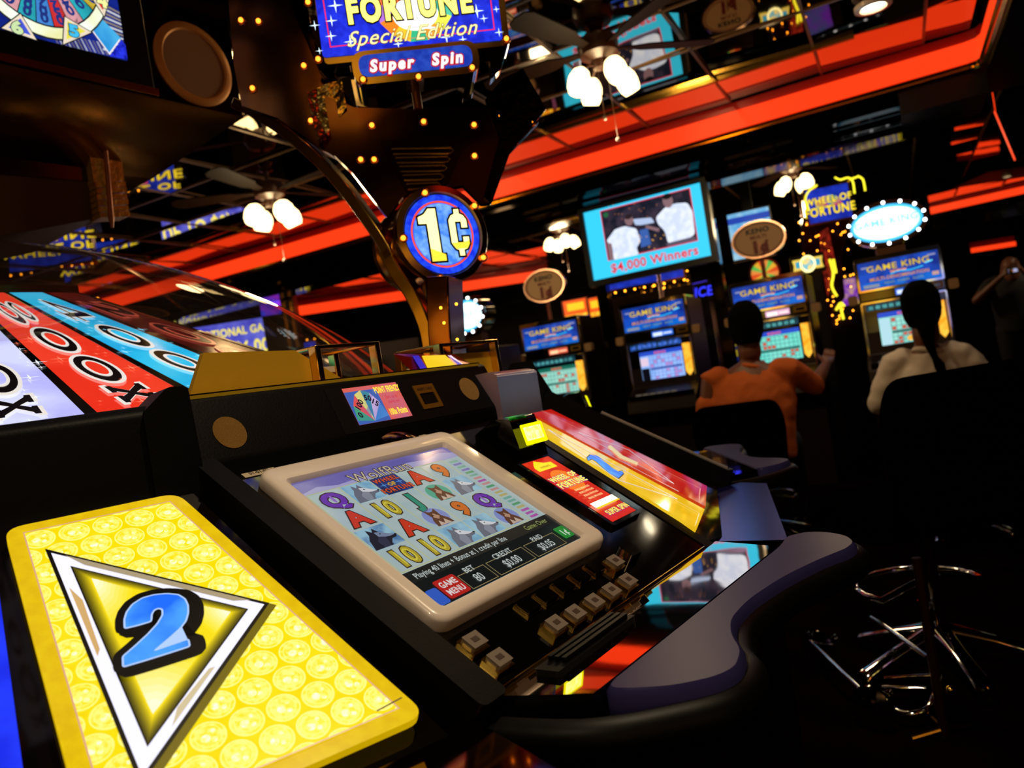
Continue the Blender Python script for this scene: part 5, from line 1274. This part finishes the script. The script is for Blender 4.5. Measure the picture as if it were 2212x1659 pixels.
# curved brass cowl, lower left of sign; bright reflection put into its colour
mb = MB(); n = 10; vs = []
cl = [(668, 212), (742, 186), (700, 330), (756, 236)]
for k in range(n + 1):
    t = k / n
    x0, y0 = 668 + 74 * t, 216 - 28 * t - 10 * math.sin(PI * t); x1, y1 = 690 + 62 * t, 318 - 72 * t
    w = .012 - .016 * math.sin(PI * t)
    vs += [TF.P(*TF.px(x0, y0, -.034), w), TF.P(*TF.px(x1, y1, -.034), w)]
mb.add(vs, [(2 * k, 2 * k + 2, 2 * k + 3, 2 * k + 1) for k in range(n)], mat('ffe080', .22, 1.0, bump=.8, bscale=22)); mb.build('brass_cowl', br, fix=False)
plate([(820, 303), (1008, 300), (966, 400), (884, 424)], 0, .010, mat('4a301a', .12, .9), 'grille_plate', br)
for k in range(5):
    y = 322 + k * 19; x0, x1 = 846 + k * 8, 980 - k * 7
    p = [TF.P(*TF.px(x, yy, .014), .014) for x, yy in ((x0, y), (x1 - 6, y - 3), (x1, y + 3), (x1 - 6, y + 9), (x0 + 3, y + 11))]
    MB().tube(p, .003, BRASSG, 6).build('grille_slot', br)
for x, y in ((803, 270), (915, 262), (1024, 269), (1077, 252), (1149, 265), (779, 344), (808, 344), (1025, 336)): bulb(TF.P(*TF.px(x, y, .006), .006), br)
for x, y in ((520, 43), (558, 45), (656, 141), (545, 190), (671, 260), (738, 243)): bulb(TF.P(*TF.px(x, y, -.028), -.028), br)
# hidden brackets tie the plates to the crown
MB().box(TF, -.36, -.30, .05, .09, -.5, -.06, BRONZE).box(TF, -.02, .03, -.06, -.03, -.25, -.03, BRONZE).build('rear_stay', br)

tp = thing('topper_sign', 'bright blue WHEEL OF FORTUNE Special Edition sign with Super Spin pill below', 'sign', TF.P(0, .0, 0))
SG = TF.sh(0, 0, .03)
q = lambda L, w=0: SG.pxs(L, w)
outer = roundpoly(q([(643, -215), (1062, -250), (1102, 96), (702, 138)]), .012)
inner_ = roundpoly(q([(655, -205), (1050, -240), (1086, 86), (697, 124)]), .010)
MB().extr(SG, outer, -.09, -.004, BRASSG, CHROME).build('sign_box', tp, bevel=.003)
a = Art(SG, -.002, .0006)
a.poly(inner_, emi('1424c8', 1.05, c2='2038f0', nscale=40, nee=True))
a.line(q([(680, -190), (698, 0), (714, 101), (1068, 63), (1060, 0), (1035, -215)]), .003, emi('f02840', 1.2), closed=True)
cx_, cy_ = q([(893, 5)])[0]
cols = ['f08020', 'f0c030', '30b080', 'f0a030', 'e8e850', '50c0a0', 'f07040', 'b070d0']
for k in range(14):
    q0, q1 = 2 * PI * k / 14, 2 * PI * (k + 1) / 14; a.poly([(cx_, cy_), (cx_ + .105 * math.cos(q0), cy_ + .105 * math.sin(q0)), (cx_ + .105 * math.cos(q1), cy_ + .105 * math.sin(q1))], emi(cols[k % 8], 1.3), up=0)
a.up(); a.ell(cx_, cy_ - .03, .06, .045, emi('fffcf0', 2.0))  # white ellipse paints the hot centre of the backlight
for (x, y, r) in ((724, 12, .02), (716, 45, .016), (715, 78, .015), (1030, 24, .02), (1078, 70, .013), (1072, 20, .01), (1045, 40, .012), (964, 80, .02), (757, 90, .018), (860, 95, .014), (680, 55, .014), (690, 110, .01), (1000, 85, .012), (930, 60, .02)): u, v = q([(x, y)])[0]; a.star(u, v, r, emi('d8f0ff', 1.8))
u, v = q([(884, 10)])[0]
a.text('FORTUNE', u, v, .066, emi('0a0a10', .3), bold=.10, sx=.70); a.text2('FORTUNE', u, v, .066, emi('fff270', 1.9), .05, .10, sx=.70)
u, v = q([(862, -90)])[0]; a.text('WHEEL OF', u, v, .078, emi('0a0a10', .3), bold=.10, sx=.74); a.text2('WHEEL OF', u, v, .078, emi('fff270', 1.9), .05, .10, sx=.74)
u, v = q([(888, 72)])[0]; a.text('Special Edition', u, v, .040, emi('6a4410', .8), bold=.03, shear=.45, sx=.98); a.text2('Special Edition', u, v, .040, emi('f8eca0', 1.5), .0, .03, shear=.45, sx=.98)
a.build('sign_face', tp)
pc = SG.sh(*q([(899, 133)], .02)[0], .02)
MB().extr(pc, roundpoly([(-.165, -.045), (.165, -.045), (.165, .042), (-.165, .042)], .035), -.09, 0, BRASSG, CHROME).build('pill_housing', tp, bevel=.006)
a = Art(pc, .001, .0006)
a.poly(roundpoly([(-.148, -.027), (.148, -.027), (.148, .030), (-.148, .030)], .028), emi('1838b0', .9, c2='2850c8', nscale=40))
for tt, uu in (('Super', -.066), ('Spin', .080)):
    a.at(2).text(tt, uu, .0, .030, emi('c01820', 1.0), bold=.13, shear=.22, sx=.92); a.text2(tt, uu, .0, .030, emi('fff0f0', 1.25), .05, .13, shear=.22, sx=.92)
a.build('pill_face', tp)
for x, y in ((665, 4), (687, 127), (1094, 83)): bulb(SG.P(*SG.px(x, y, .008), .008), tp)
for x, y in ((784, 171), (904, 165), (1020, 145)): bulb(SG.P(*SG.px(x, y, .026), .026), tp)
MB().tube([SG.P(*SG.px(893, 165, -.03), -.03), SG.P(*SG.px(904, 236, -.03), -.03)], .012, mat('7a4a2a', .25, .7), 12).build('mast', tp)
for L in ([(757, 165), (790, 172), (795, 232), (770, 228)], [(1008, 150), (1030, 140), (1022, 200), (1000, 212)], [(1058, 118), (1096, 100), (1082, 150), (1060, 172)]):
    MB().extr(SG, SG.pxs(L, -.06), -.10, -.06, CHROME).build('side_bracket', tp, bevel=.002)

# ================================================================== brass pointers behind the hood
def pointer(fr_o, label, plate_pts, u0, u1, z0, z1, off):
    f = Fr(fr_o - NN * off, E1, Z3)
    t = thing('brass_pointer', label, 'pointer', f.P(u0, z0, 0))
    MB().extr(f, plate_pts, -.01, 0, mat('d0a428', .42, .4)).build('pointer_plate', t, bevel=.002)
    b = .013
    mb = MB().frame(f, [(u0, z0), (u1, z0), (u1, z1), (u0, z1)], [(u0 + b, z0 + b * .5), (u1 - b, z0 + b * .5), (u1 - b, z1 - b * .5), (u0 + b, z1 - b * .5)], .0, .02, BRASSG)
    mb.frame(f, [(u0, z0), (u1, z0), (u1, z1), (u0, z1)], [(u0 + b, z0 + b * .5), (u1 - b, z0 + b * .5), (u1 - b, z1 - b * .5), (u0 + b, z1 - b * .5)], -.12, -.10, BRASSG)
    for uu in (u0, u1 - b * .6):
        for zz in (z0, z1 - b * .5): mb.box(f, uu, uu + b * .6, zz, zz + b * .5, -.10, 0, BRASSG)
    mb.build('box_frame', t, bevel=.0015)
    MB().box(f, u0 + .004, u1 - .004, z0, z0 + .004, -.11, .01, BRASS).build('box_floor', t)
    MB().box(f, u0 + .01, u1 - .01, z0 + .015, z0 + .030, -.108, -.104, mat('8a1c10', .4)).build('red_strip', t)
    MB().box(f, u0 + .01, u1 - .01, z0 + .040, z0 + .052, -.108, -.104, mat('c8b8a0', .5)).build('cream_strip', t)
    return t, f
A0z = V(A0.x, A0.y, 0)
pointer(A0z, 'open brass pointer box behind the hood left of the small information screen', [(.045, 1.274), (.0, 1.19), (.35, 1.19), (.22, 1.268)], .249, .408, 1.19, 1.272, .15)
t, f = pointer(A0z, 'second brass pointer box behind the hood beside the column foot', [(.60, 1.24), (.60, 1.16), (.83, 1.16), (.83, 1.235)], .614, .829, 1.17, 1.262, .18)
# arrow plate before the second pointer; glowing patches stand in for mirrored lettering
mb = MB().add([f.P(.44, 1.245, .05), f.P(.47, 1.19, .08), f.P(.70, 1.19, .06), f.P(.66, 1.235, .02)], [(0, 1, 2, 3)], mat('8a1c0c', .08, .6)); 
mb.add([f.P(.52, 1.236, .0505), f.P(.50, 1.2, .082), f.P(.60, 1.2, .075), f.P(.60, 1.234, .045)], [(0, 1, 2, 3)], emi('f0c810', 1.0)); mb.add([f.P(.605, 1.232, .047), f.P(.61, 1.2, .075), f.P(.635, 1.2, .072), f.P(.62, 1.232, .044)], [(0, 1, 2, 3)], emi('3020c0', .9)); mb.add([f.P(.49, 1.238, .052), f.P(.475, 1.205, .084), f.P(.495, 1.205, .083), f.P(.51, 1.237, .052)], [(0, 1, 2, 3)], emi('3020c0', .9))
tag(mb.build('arrow_plate', fix=False, smooth=False), 'small red arrow plate with painted yellow and blue reflections, at the column foot behind the hood', 'arrow plate')
MB().box(Fr(S.P(-.06, .035, 0) - NN * .0 , E1, Z3), 0, .70, .097, .101, -.10, -.05, BRASSG).build('brass_strip', con)
MB().box(Fr(S.P(-.05, .035, 0), E1, Z3), 0, .68, .0935, .0985, -.052, -.044, mat('e8c030', .3, .6)).build('brass_edge', con)

# ================================================================== chairs
CHB = mat('020202', .8, spec=.0)
def casino_chair(loc, yaw, label, wd=.46, top=.99, chrome=True):
    """yaw: direction the sitter faces, 0 = +Y, anticlockwise"""
    t = thing('casino_chair', label, 'chair', loc)
    c, s = math.cos(R_(yaw)), math.sin(R_(yaw))
    f = Fr(loc, (c, s, 0), (-s, c, 0))     # x right, y forward, z up
    st = top - .42
    MB().extr(f, roundpoly([(-wd / 2, -.20), (wd / 2, -.20), (wd / 2 - .01, .24), (-wd / 2 + .01, .24)], .07), st - .09, st, CHB).build('seat', t, bevel=.025, segs=3)
    bk = Fr(f.P(0, -.19, 0), f.x, (f.z - f.y * .12))
    MB().extr(bk, roundpoly([(-wd * .44, st - .02), (wd * .44, st - .02), (wd * .5, top - .12), (wd * .44, top), (-wd * .44, top), (-wd * .5, top - .12)], .06), -.0, .05, CHB).build('backrest', t, bevel=.02, segs=3)
    MB().tube([f.P(0, 0, st - .09), f.P(0, 0, .12)], .028, CHROME, 14).build('column', t)
    MB().tube([f.P(.0, 0, .2), f.P(-.0, .05, .2)], .03, CHROME, 10).build('collar', t)
    for k in range(5):
        q = R_(72 * k + 40 + yaw); d = V(math.cos(q), math.sin(q), 0); L = Vector(loc)
        lg = MB().loft([(L + d * .03 + Z3 * .12, Vector((-d.y, d.x, 0)) * .03, Z3 * .028), (L + d * .16 + Z3 * .085, Vector((-d.y, d.x, 0)) * .024, Z3 * .02), (L + d * .29 + Z3 * .045, Vector((-d.y, d.x, 0)) * .03, Z3 * .014), (L + d * .305 + Z3 * .03, Vector((-d.y, d.x, 0)) * .028, Z3 * .022)], CHROME, 14).build('base_leg', t)
        MB().lathe(Fr(L + d * .285, (1, 0, 0), (0, 1, 0)), [(.022, 0), (.026, .01), (.02, .03)], BLACKM, 12).build('glide', lg)
    rp = [f.P(.20 * math.cos(R_(a_)), .06 + .20 * math.sin(R_(a_)), .26) for a_ in range(-20, 201, 20)]
    MB().tube([f.P(.03, 0, .30)] + rp + [f.P(-.03, 0, .30)], .011, CHROME, 10).build('foot_ring', t)
    return t
casino_chair((1.27, 2.55, 0), 8, 'large dark empty chair with chrome base, nearest on the right', wd=.58, top=1.0)
casino_chair((WP(-.86, 4.60, 0).x, WP(-.86, 4.60, 0).y, 0), -27, 'dark chair under the man in the orange shirt', wd=.50, top=.86)
casino_chair((WP(.10, 4.60, 0).x, WP(.10, 4.60, 0).y, 0), -27, 'dark chair under the person in the white shirt', wd=.48, top=.86)
casino_chair((WP(-1.86, 5.0, 0).x, WP(-1.86, 5.0, 0).y, 0), -27, 'dark empty chair before the bright blue keno machine', wd=.50, top=.93)
# chrome foot rest on the near chair, catching blue light
def gpt(x, y, h): return hit(x, y, V(0, 0, h), Z3)
t = thing('foot_rest', 'chrome tube foot rest with round end discs on the dark floor at lower right', 'foot rest', gpt(1850, 1460, 0))
def edge_tube(L, r, nm):
    MB().tube(smoothpath([gpt(x, y, h) for x, y, h in L], 6), r, CHROME, 12).build(nm, t)
edge_tube([(1752, 1386, .10), (1820, 1452, .10), (1893, 1523, .10)], .008, 'cross_bar')
edge_tube([(1930, 1533, .05), (1965, 1543, .05), (2005, 1530, .06), (2022, 1495, .09), (2040, 1458, .14)], .009, 'bent_tube')
edge_tube([(1882, 1335, .16), (1925, 1362, .16), (2004, 1420, .16)], .008, 'upper_bar')
edge_tube([(1910, 1465, .06), (1960, 1461, .06), (2010, 1459, .06)], .005, 'thin_bar')
edge_tube([(1905, 1484, .05), (1950, 1486, .05), (2000, 1487, .05)], .006, 'thin_bar')
for (x, y, h, rr, d) in ((1768, 1400, .075, .062, (.75, .62)), (1884, 1528, .075, .062, (.75, .62))):
    p = gpt(x, y, h); dd = V(d[0], d[1], 0).normalized(); ff = Fr(p, (-dd.y, dd.x, 0), Z3)
    MB().lathe(ff, [(.001, -.02), (rr * .6, -.018), (rr, -.004), (rr, .006), (rr * .7, .02), (.012, .10), (.010, .12)], CHROME, 28).build('end_disc', t)
MB().loft([(gpt(2040, 1590, 0), V(.012, 0, 0), V(0, .012, 0)), (gpt(2040, 1590, 0) + V(0, 0, .5), V(.012, 0, 0), V(0, .012, 0))], mat('3a1c10', .3, .7), 12).build('upright', t)
for d in ((-1, 0), (1, .2), (.2, 1)):
    b0 = gpt(2040, 1590, 0); MB().tube([b0 + V(0, 0, .02), b0 + V(d[0] * .09, d[1] * .09, .008)], .007, BRASSD, 8).build('foot', t)
MB().ball(gpt(2052, 1490, .12), .012, BRASSG).build('end_knob', t)

# ================================================================== people
def skinmesh(mb, name, parent, vox, m, smooth=4):
    o = mb.build(name, parent, fix=False)
    r = o.modifiers.new('merge', 'REMESH'); r.mode = 'VOXEL'; r.voxel_size = vox; r.use_smooth_shade = True
    s_ = o.modifiers.new('soften', 'SMOOTH'); s_.factor = .6; s_.iterations = smooth
    return o
SKIN = mat('6a3a24', .5); SKIN2 = mat('4a2818', .5)
def limb(mb, f, pts, m):
    """pts: (x, y, z, radius)"""
    P = [f.P(*p[:3]) for p in pts]; rings = []
    for i, p in enumerate(P):
        t = (P[min(i + 1, len(P) - 1)] - P[max(i - 1, 0)]).normalized()
        a = t.cross(V(.3, .2, 1) if abs(t.z) < .9 else V(1, .1, 0)).normalized(); b = t.cross(a)
        rings.append((p, a * pts[i][3], b * pts[i][3]))
    mb.loft(rings, m, 12)
    mb.ball(P[0], pts[0][3] * 1.02, m); mb.ball(P[-1], pts[-1][3] * 1.0, m)
def hand(mb, f, w, d, side, m, curl=.5):
    """w: wrist point, d: pointing direction (local), side: thumb side (local)"""
    w = V(*w); d = V(*d).normalized(); s = V(*side).normalized(); s = (s - d * s.dot(d)).normalized(); u = s.cross(d)
    L = lambda a, b, c: tuple(w + d * a + s * b + u * c)
    rings = [(f.P(*L(a, 0, 0)), f.x * s.x * wd + f.y * s.y * wd + f.z * s.z * wd, f.x * u.x * th + f.y * u.y * th + f.z * u.z * th) for a, wd, th in ((-.01, .028, .022), (.03, .038, .018), (.085, .042, .015), (.10, .036, .012))]
    mb.loft(rings, m, 12)
    for k, ln in enumerate((.066, .074, .070, .056)):
        b = .030 - .020 * k; c0 = curl * .03
        limb(mb, f, [(*L(.085, b, 0), .0095), (*L(.085 + ln * .45, b * 1.05, -c0 * .4), .0088), (*L(.085 + ln * .8, b * 1.05, -c0 * 1.4), .008), (*L(.085 + ln * .9, b, -c0 * 2.4), .007)], m)
    limb(mb, f, [(*L(.02, .03, 0), .012), (*L(.05, .055, -.01), .011), (*L(.08, .062, -.02), .009)], m)
def torso(mb, f, z0, lean, wsh, wwaist, m, dep=.115, g=0.0):
    R = [(0, 0, .0, wwaist, dep * 1.1), (0, .0 + lean * .2, .12, wwaist * 1.02, dep * 1.12), (0, lean * .5, .26, (wwaist + wsh) * .5, dep * 1.08), (0, lean * .8, .38, wsh * .95, dep), (0, lean * .95, .45, wsh * .93, dep * .86), (0, lean * 1.0, .50, wsh * .62, dep * .64), (0, lean * 1.05, .535, .062, .06)]
    mb.loft([(f.P(x, y, z0 + z), f.x * (a + g), f.y * (b + g)) for x, y, z, a, b in R], m, 20)
def head(mb, f, c, m, s=1.0):
    x, y, z = c
    mb.loft([(f.P(x, y + dy * s, z + dz * s), f.x * a * s, f.y * b * s) for dz, dy, a, b in ((-.115, .045, .028, .03), (-.095, .04, .05, .055), (-.06, .02, .064, .078), (0, 0, .074, .095), (.05, -.005, .073, .094), (.09, -.01, .056, .072), (.115, -.01, .024, .03))], m, 18)
    limb(mb, f, [(x, y - .02, z - .07, .055 * s), (x, y - .035, z - .16, .058 * s)], m)
    for sg in (-1, 1):
        mb.ball(f.P(x + sg * .076 * s, y - .005, z - .01), .022 * s, m, (.4, .8, 1.3))
        mb.ball(f.P(x + sg * .03 * s, y + .086 * s, z), .010 * s, m)
    mb.loft([(f.P(x, y + .09 * s, z + .01), f.x * .008, f.z * .012), (f.P(x, y + .108 * s, z - .03), f.x * .014, f.z * .012)], m, 8)
    mb.ball(f.P(x, y + .085 * s, z - .062), .018 * s, m, (1.3, .5, .5))
def seated(loc, yaw, label, shirt, hair, larm, rarm, zp=.50, lean=.06, wsh=.20, ww=.17, hs=1.12, hc=(0, .1, 1.24), tail=False, sleeve=.5, skin=None, emblem=False):
    skin = skin or SKIN
    t = thing('person', label, 'person', loc)
    c, s = math.cos(R_(yaw)), math.sin(R_(yaw)); f = Fr(loc, (c, s, 0), (-s, c, 0))
    b = MB(); sh = MB(); tr = MB()
    torso(b, f, zp, lean, wsh - .02, ww - .015, skin, g=-.01); head(b, f, hc, skin, hs * .97)
    zs = zp + .455
    for sg, arm in ((-1, larm), (1, rarm)):
        S0 = (sg * (wsh - .015), lean * .95, zs, .062)
        el, wr, hd, th_ = arm
        mid = tuple((S0[i] + el[i]) / 2 for i in range(3))
        limb(b, f, [S0, (*mid, .052), (*el, .043)], skin); limb(b, f, [(*el, .043), (*[(el[i] * .6 + wr[i] * .4) for i in range(3)], .042), (*wr, .027)], skin)
        hand(b, f, wr, hd, th_, skin)
        k = sleeve; e2 = tuple(S0[i] + (el[i] - S0[i]) * 1.0 for i in range(3))
        limb(sh, f, [(S0[0] * .8, S0[1], S0[2] + .0, .078), (*S0[:3], .080), (*mid, .070), (*e2, .062)], shirt)
        if sleeve > .9: limb(sh, f, [(*el, .060), (*[(el[i] * .4 + wr[i] * .6) for i in range(3)], .050)], shirt)
        hp = (sg * .09, 0, zp - .02); kn = (sg * .14, .42, zp - .0); an = (sg * .13, .36, .10)
        limb(b, f, [(*hp, .08), (*kn, .055)], skin); limb(b, f, [(*kn, .055), (kn[0], .42, .30, .052), (*an, .036)], skin); limb(b, f, [(*an, .04), (an[0], .46, .06, .038), (an[0], .56, .045, .028)], skin)
        limb(tr, f, [(*hp, .105), (sg * .12, .22, zp - .0, .09), (*kn, .072)], mat('10101a', .8)); limb(tr, f, [(*kn, .072), (kn[0], .42, .3, .066), (*an, .055)], mat('10101a', .8))
        MB().loft([(f.P(an[0], .30, .03), f.x * .04, f.z * .03), (f.P(an[0], .40, .05), f.x * .045, f.z * .05), (f.P(an[0], .52, .035), f.x * .046, f.z * .034), (f.P(an[0], .60, .028), f.x * .03, f.z * .026)], mat('0c0a0a', .4), 14).build('shoe', t)
    torso(sh, f, zp - .04, lean, wsh, ww, shirt, g=.018)
    mb2 = MB().loft([(f.P(0, 0, zp - .09), f.x * .18, f.y * .13), (f.P(0, 0, zp + .08), f.x * (ww + .012), f.y * .13)], mat('10101a', .8), 18)
    tr.v += [p for p in []]
    tr.add(mb2.v, mb2.f, mat('10101a', .8))
    skinmesh(b, 'body', t, .010, skin)
    so = skinmesh(sh, 'shirt', t, .014, shirt, 3)
    tx_ = bpy.data.textures.new('folds', 'CLOUDS'); tx_.noise_scale = .09; dm = so.modifiers.new('folds', 'DISPLACE'); dm.texture = tx_; dm.strength = .022; dm.mid_level = .5
    skinmesh(tr, 'trousers', t, .014, mat('10101a', .8), 3)
    hm = MB(); x, y, z = hc
    hm.loft([(f.P(x, y + dy * hs, z + dz * hs), f.x * a_ * hs, f.y * b_ * hs) for dz, dy, a_, b_ in ((-.085, -.045, .058, .05), (-.04, -.03, .078, .075), (.01, -.022, .084, .09), (.06, -.016, .082, .096), (.1, -.012, .062, .08), (.128, -.012, .028, .034))], hair, 18)
    if tail:
        limb(hm, f, [(x, y - .07, z - .04, .06), (x + .01, y - .115, z - .12, .042), (x + .015, y - .14, z - .2, .026), (x + .03, y - .15, z - .27, .018), (x + .045, y - .15, z - .31, .028), (x + .05, y - .15, z - .35, .024), (x + .06, y - .15, z - .385, .008)], hair)
    skinmesh(hm, 'hair', t, .009, hair, 3)
    MB().tube([f.P(x + .066 * math.cos(R_(a_)), y - .035 + .062 * math.sin(R_(a_)), zp + .505 + .012 * math.sin(R_(a_ * 2))) for a_ in range(0, 360, 24)], .014, shirt, 8, closed=True).build('collar', t)
    if emblem:
        ef = Fr(f.P(-.06, lean - .165, zp + .27), f.x, f.z)
        a = Art(ef, 0, .001); a.line([(-.06, .02), (.05, .03)], .006, mat('201410', .8)); a.line([(-.03, .035), (.03, .0)], .008, mat('3a1410', .8)); a.line([(-.02, .0), (.01, -.06), (.03, 0)], .01, mat('6a1812', .8)); a.rect(-.045, -.07, .04, -.055, mat('5a1410', .8)); a.build('emblem', t)
    return t
p3 = WP(-.82, 4.62, 0)
seated((p3.x, p3.y, 0), -24, 'man in an orange shirt seated back to the camera, reaching towards the keno machine', mat('c05a18', .85), mat('040302', .95, spec=.05),
       ((-.30, .02, .72), (-.30, .24, .68), (0, 1, .1), (1, 0, .2)), ((.34, .20, .86), (.42, .42, .98), (.1, 1, .3), (-1, 0, .3)), zp=.53, lean=.08, wsh=.24, ww=.19, hs=1.22, hc=(.02, .12, 1.27), sleeve=.5)
p4 = WP(.10, 4.62, 0)
seated((p4.x, p4.y, 0), -30, 'person in a white shirt with a long dark ponytail, seated back to the camera', mat('d8c8b8', .85), mat('030202', .95, spec=.05),
       ((-.27, .05, .72), (-.22, .30, .72), (.2, 1, .1), (1, 0, .2)), ((.29, .05, .72), (.24, .30, .72), (-.2, 1, .1), (-1, 0, .2)), zp=.48, lean=.07, wsh=.165, ww=.15, hs=1.18, hc=(.01, .10, 1.21), tail=True, emblem=True)
# standing person raising a camera at the far right
p5 = atY(2192, 640, 7.0)
t = thing('person', 'person at the far right edge raising a small camera to the face', 'person', (p5.x, p5.y, 0))
f = Fr((p5.x, p5.y, 0), V(-.85, .5, 0), V(-.5, -.85, 0))
f = Fr((p5.x, p5.y, 0), V(-.86, .51, 0), V(-.51, -.86, 0))
b = MB(); torso(b, f, .92, .0, .18, .15, SKIN, g=-.01); hz_ = atY(2178, 588, 7.0).z
head(b, f, (0, .03, hz_ + .02), SKIN)
sh = MB(); tr = MB(); DKS = mat('100c0c', .8)
torso(sh, f, .90, .0, .19, .16, DKS, g=.015)
for sg in (-1, 1):
    S0 = (sg * .17, 0, 1.36, .055); el = (sg * .30, .14, 1.24, .042); wr = (sg * .09, .22, hz_ - .04, .026)
    limb(b, f, [S0, el], SKIN); limb(b, f, [el, wr], SKIN); hand(b, f, wr[:3], (-sg * .5, .1, .8), (-sg * .3, .9, 0), SKIN)
    limb(sh, f, [(sg * .12, 0, 1.37, .07), (*S0[:3], .07), (sg * .235, .07, 1.30, .062)], DKS)
    limb(b, f, [(sg * .09, 0, .92, .08), (sg * .10, .02, .5, .055), (sg * .10, 0, .1, .038)], SKIN); limb(b, f, [(sg * .10, 0, .08, .04), (sg * .1, .14, .045, .03)], SKIN)
    limb(tr, f, [(sg * .09, 0, .94, .10), (sg * .10, .02, .5, .075), (sg * .10, 0, .13, .06)], DKS)
    MB().loft([(f.P(sg * .1, -.07, .04), f.x * .04, f.z * .035), (f.P(sg * .1, .02, .05), f.x * .045, f.z * .045), (f.P(sg * .1, .18, .03), f.x * .04, f.z * .028)], mat('0c0a0a', .4), 14).build('shoe', t)
skinmesh(b, 'body', t, .010, SKIN); skinmesh(sh, 'shirt', t, .014, DKS, 3); skinmesh(tr, 'trousers', t, .014, DKS, 3)
hm = MB(); hm.loft([(f.P(0, .01 + dy, hz_ + .02 + dz), f.x * a_, f.y * b_) for dz, dy, a_, b_ in ((-.04, -.04, .078, .06), (.03, -.02, .082, .085), (.09, -.01, .062, .08), (.122, 0, .02, .03))], mat('030202', .95, spec=.05), 16); skinmesh(hm, 'hair', t, .009, mat('030202', .95, spec=.05), 3)
cf = Fr(f.P(0, .20, hz_), f.x, f.z)
cm = thing('camera', 'small pocket camera with bright glints held up by the person at far right', 'camera', cf.o)
MB().box(cf, -.05, .05, -.03, .03, -.02, .01, mat('202024', .3)).build('camera_body', cm, bevel=.005)
MB().lathe(Fr(cf.P(.01, 0, -.02), cf.x, -cf.y), [(.02, -.0), (.02, .02), (.001, .022)], CHROME, 16).build('lens', cm)
MB().box(cf, -.04, .03, -.015, .015, -.0245, -.02, CHROME).build('faceplate', cm)

# ================================================================== bank of lit machines added behind the camera for the brass to reflect
cs = [('ff9a30', 'ffe060'), ('e84020', 'ffc040'), ('ffd040', 'ff9020'), ('3060e0', 'f0e060'), ('ffb040', 'fff0a0'), ('d03020', 'ffb030'), ('f0c040', 'ffe890'), ('8040d0', 'ffc050')]
nms = ['orange', 'scarlet', 'yellow', 'blue', 'amber', 'red', 'pale gold', 'violet']
for i in range(8):
    x = -4.0 + i * 1.05; p = V(x, -3.2 + .12 * abs(i - 3.5), 0); f = Fr(p, V(-1, 0, 0), Z3)
    t = thing('slot_machine', 'added slot machine with %s top glass behind the camera, lit for the brass to reflect' % nms[i], 'slot machine', p)
    MB().box(f, -.36, .36, 0, 2.1, -.6, 0, CABW).build('cabinet', t, bevel=.01)
    a = Art(f, .004, .0015); a.rect(-.32, 1.45, .32, 2.05, emi(cs[i][0], 2.2, c2=cs[i][1], nscale=4, nee=True)); a.build('top_glass', t)
    a = Art(f, .004, .0015); a.rect(-.26, .95, .26, 1.36, emi('c0a080', 1.2, c2=cs[i][0], nscale=6)); a.build('game_screen', t)
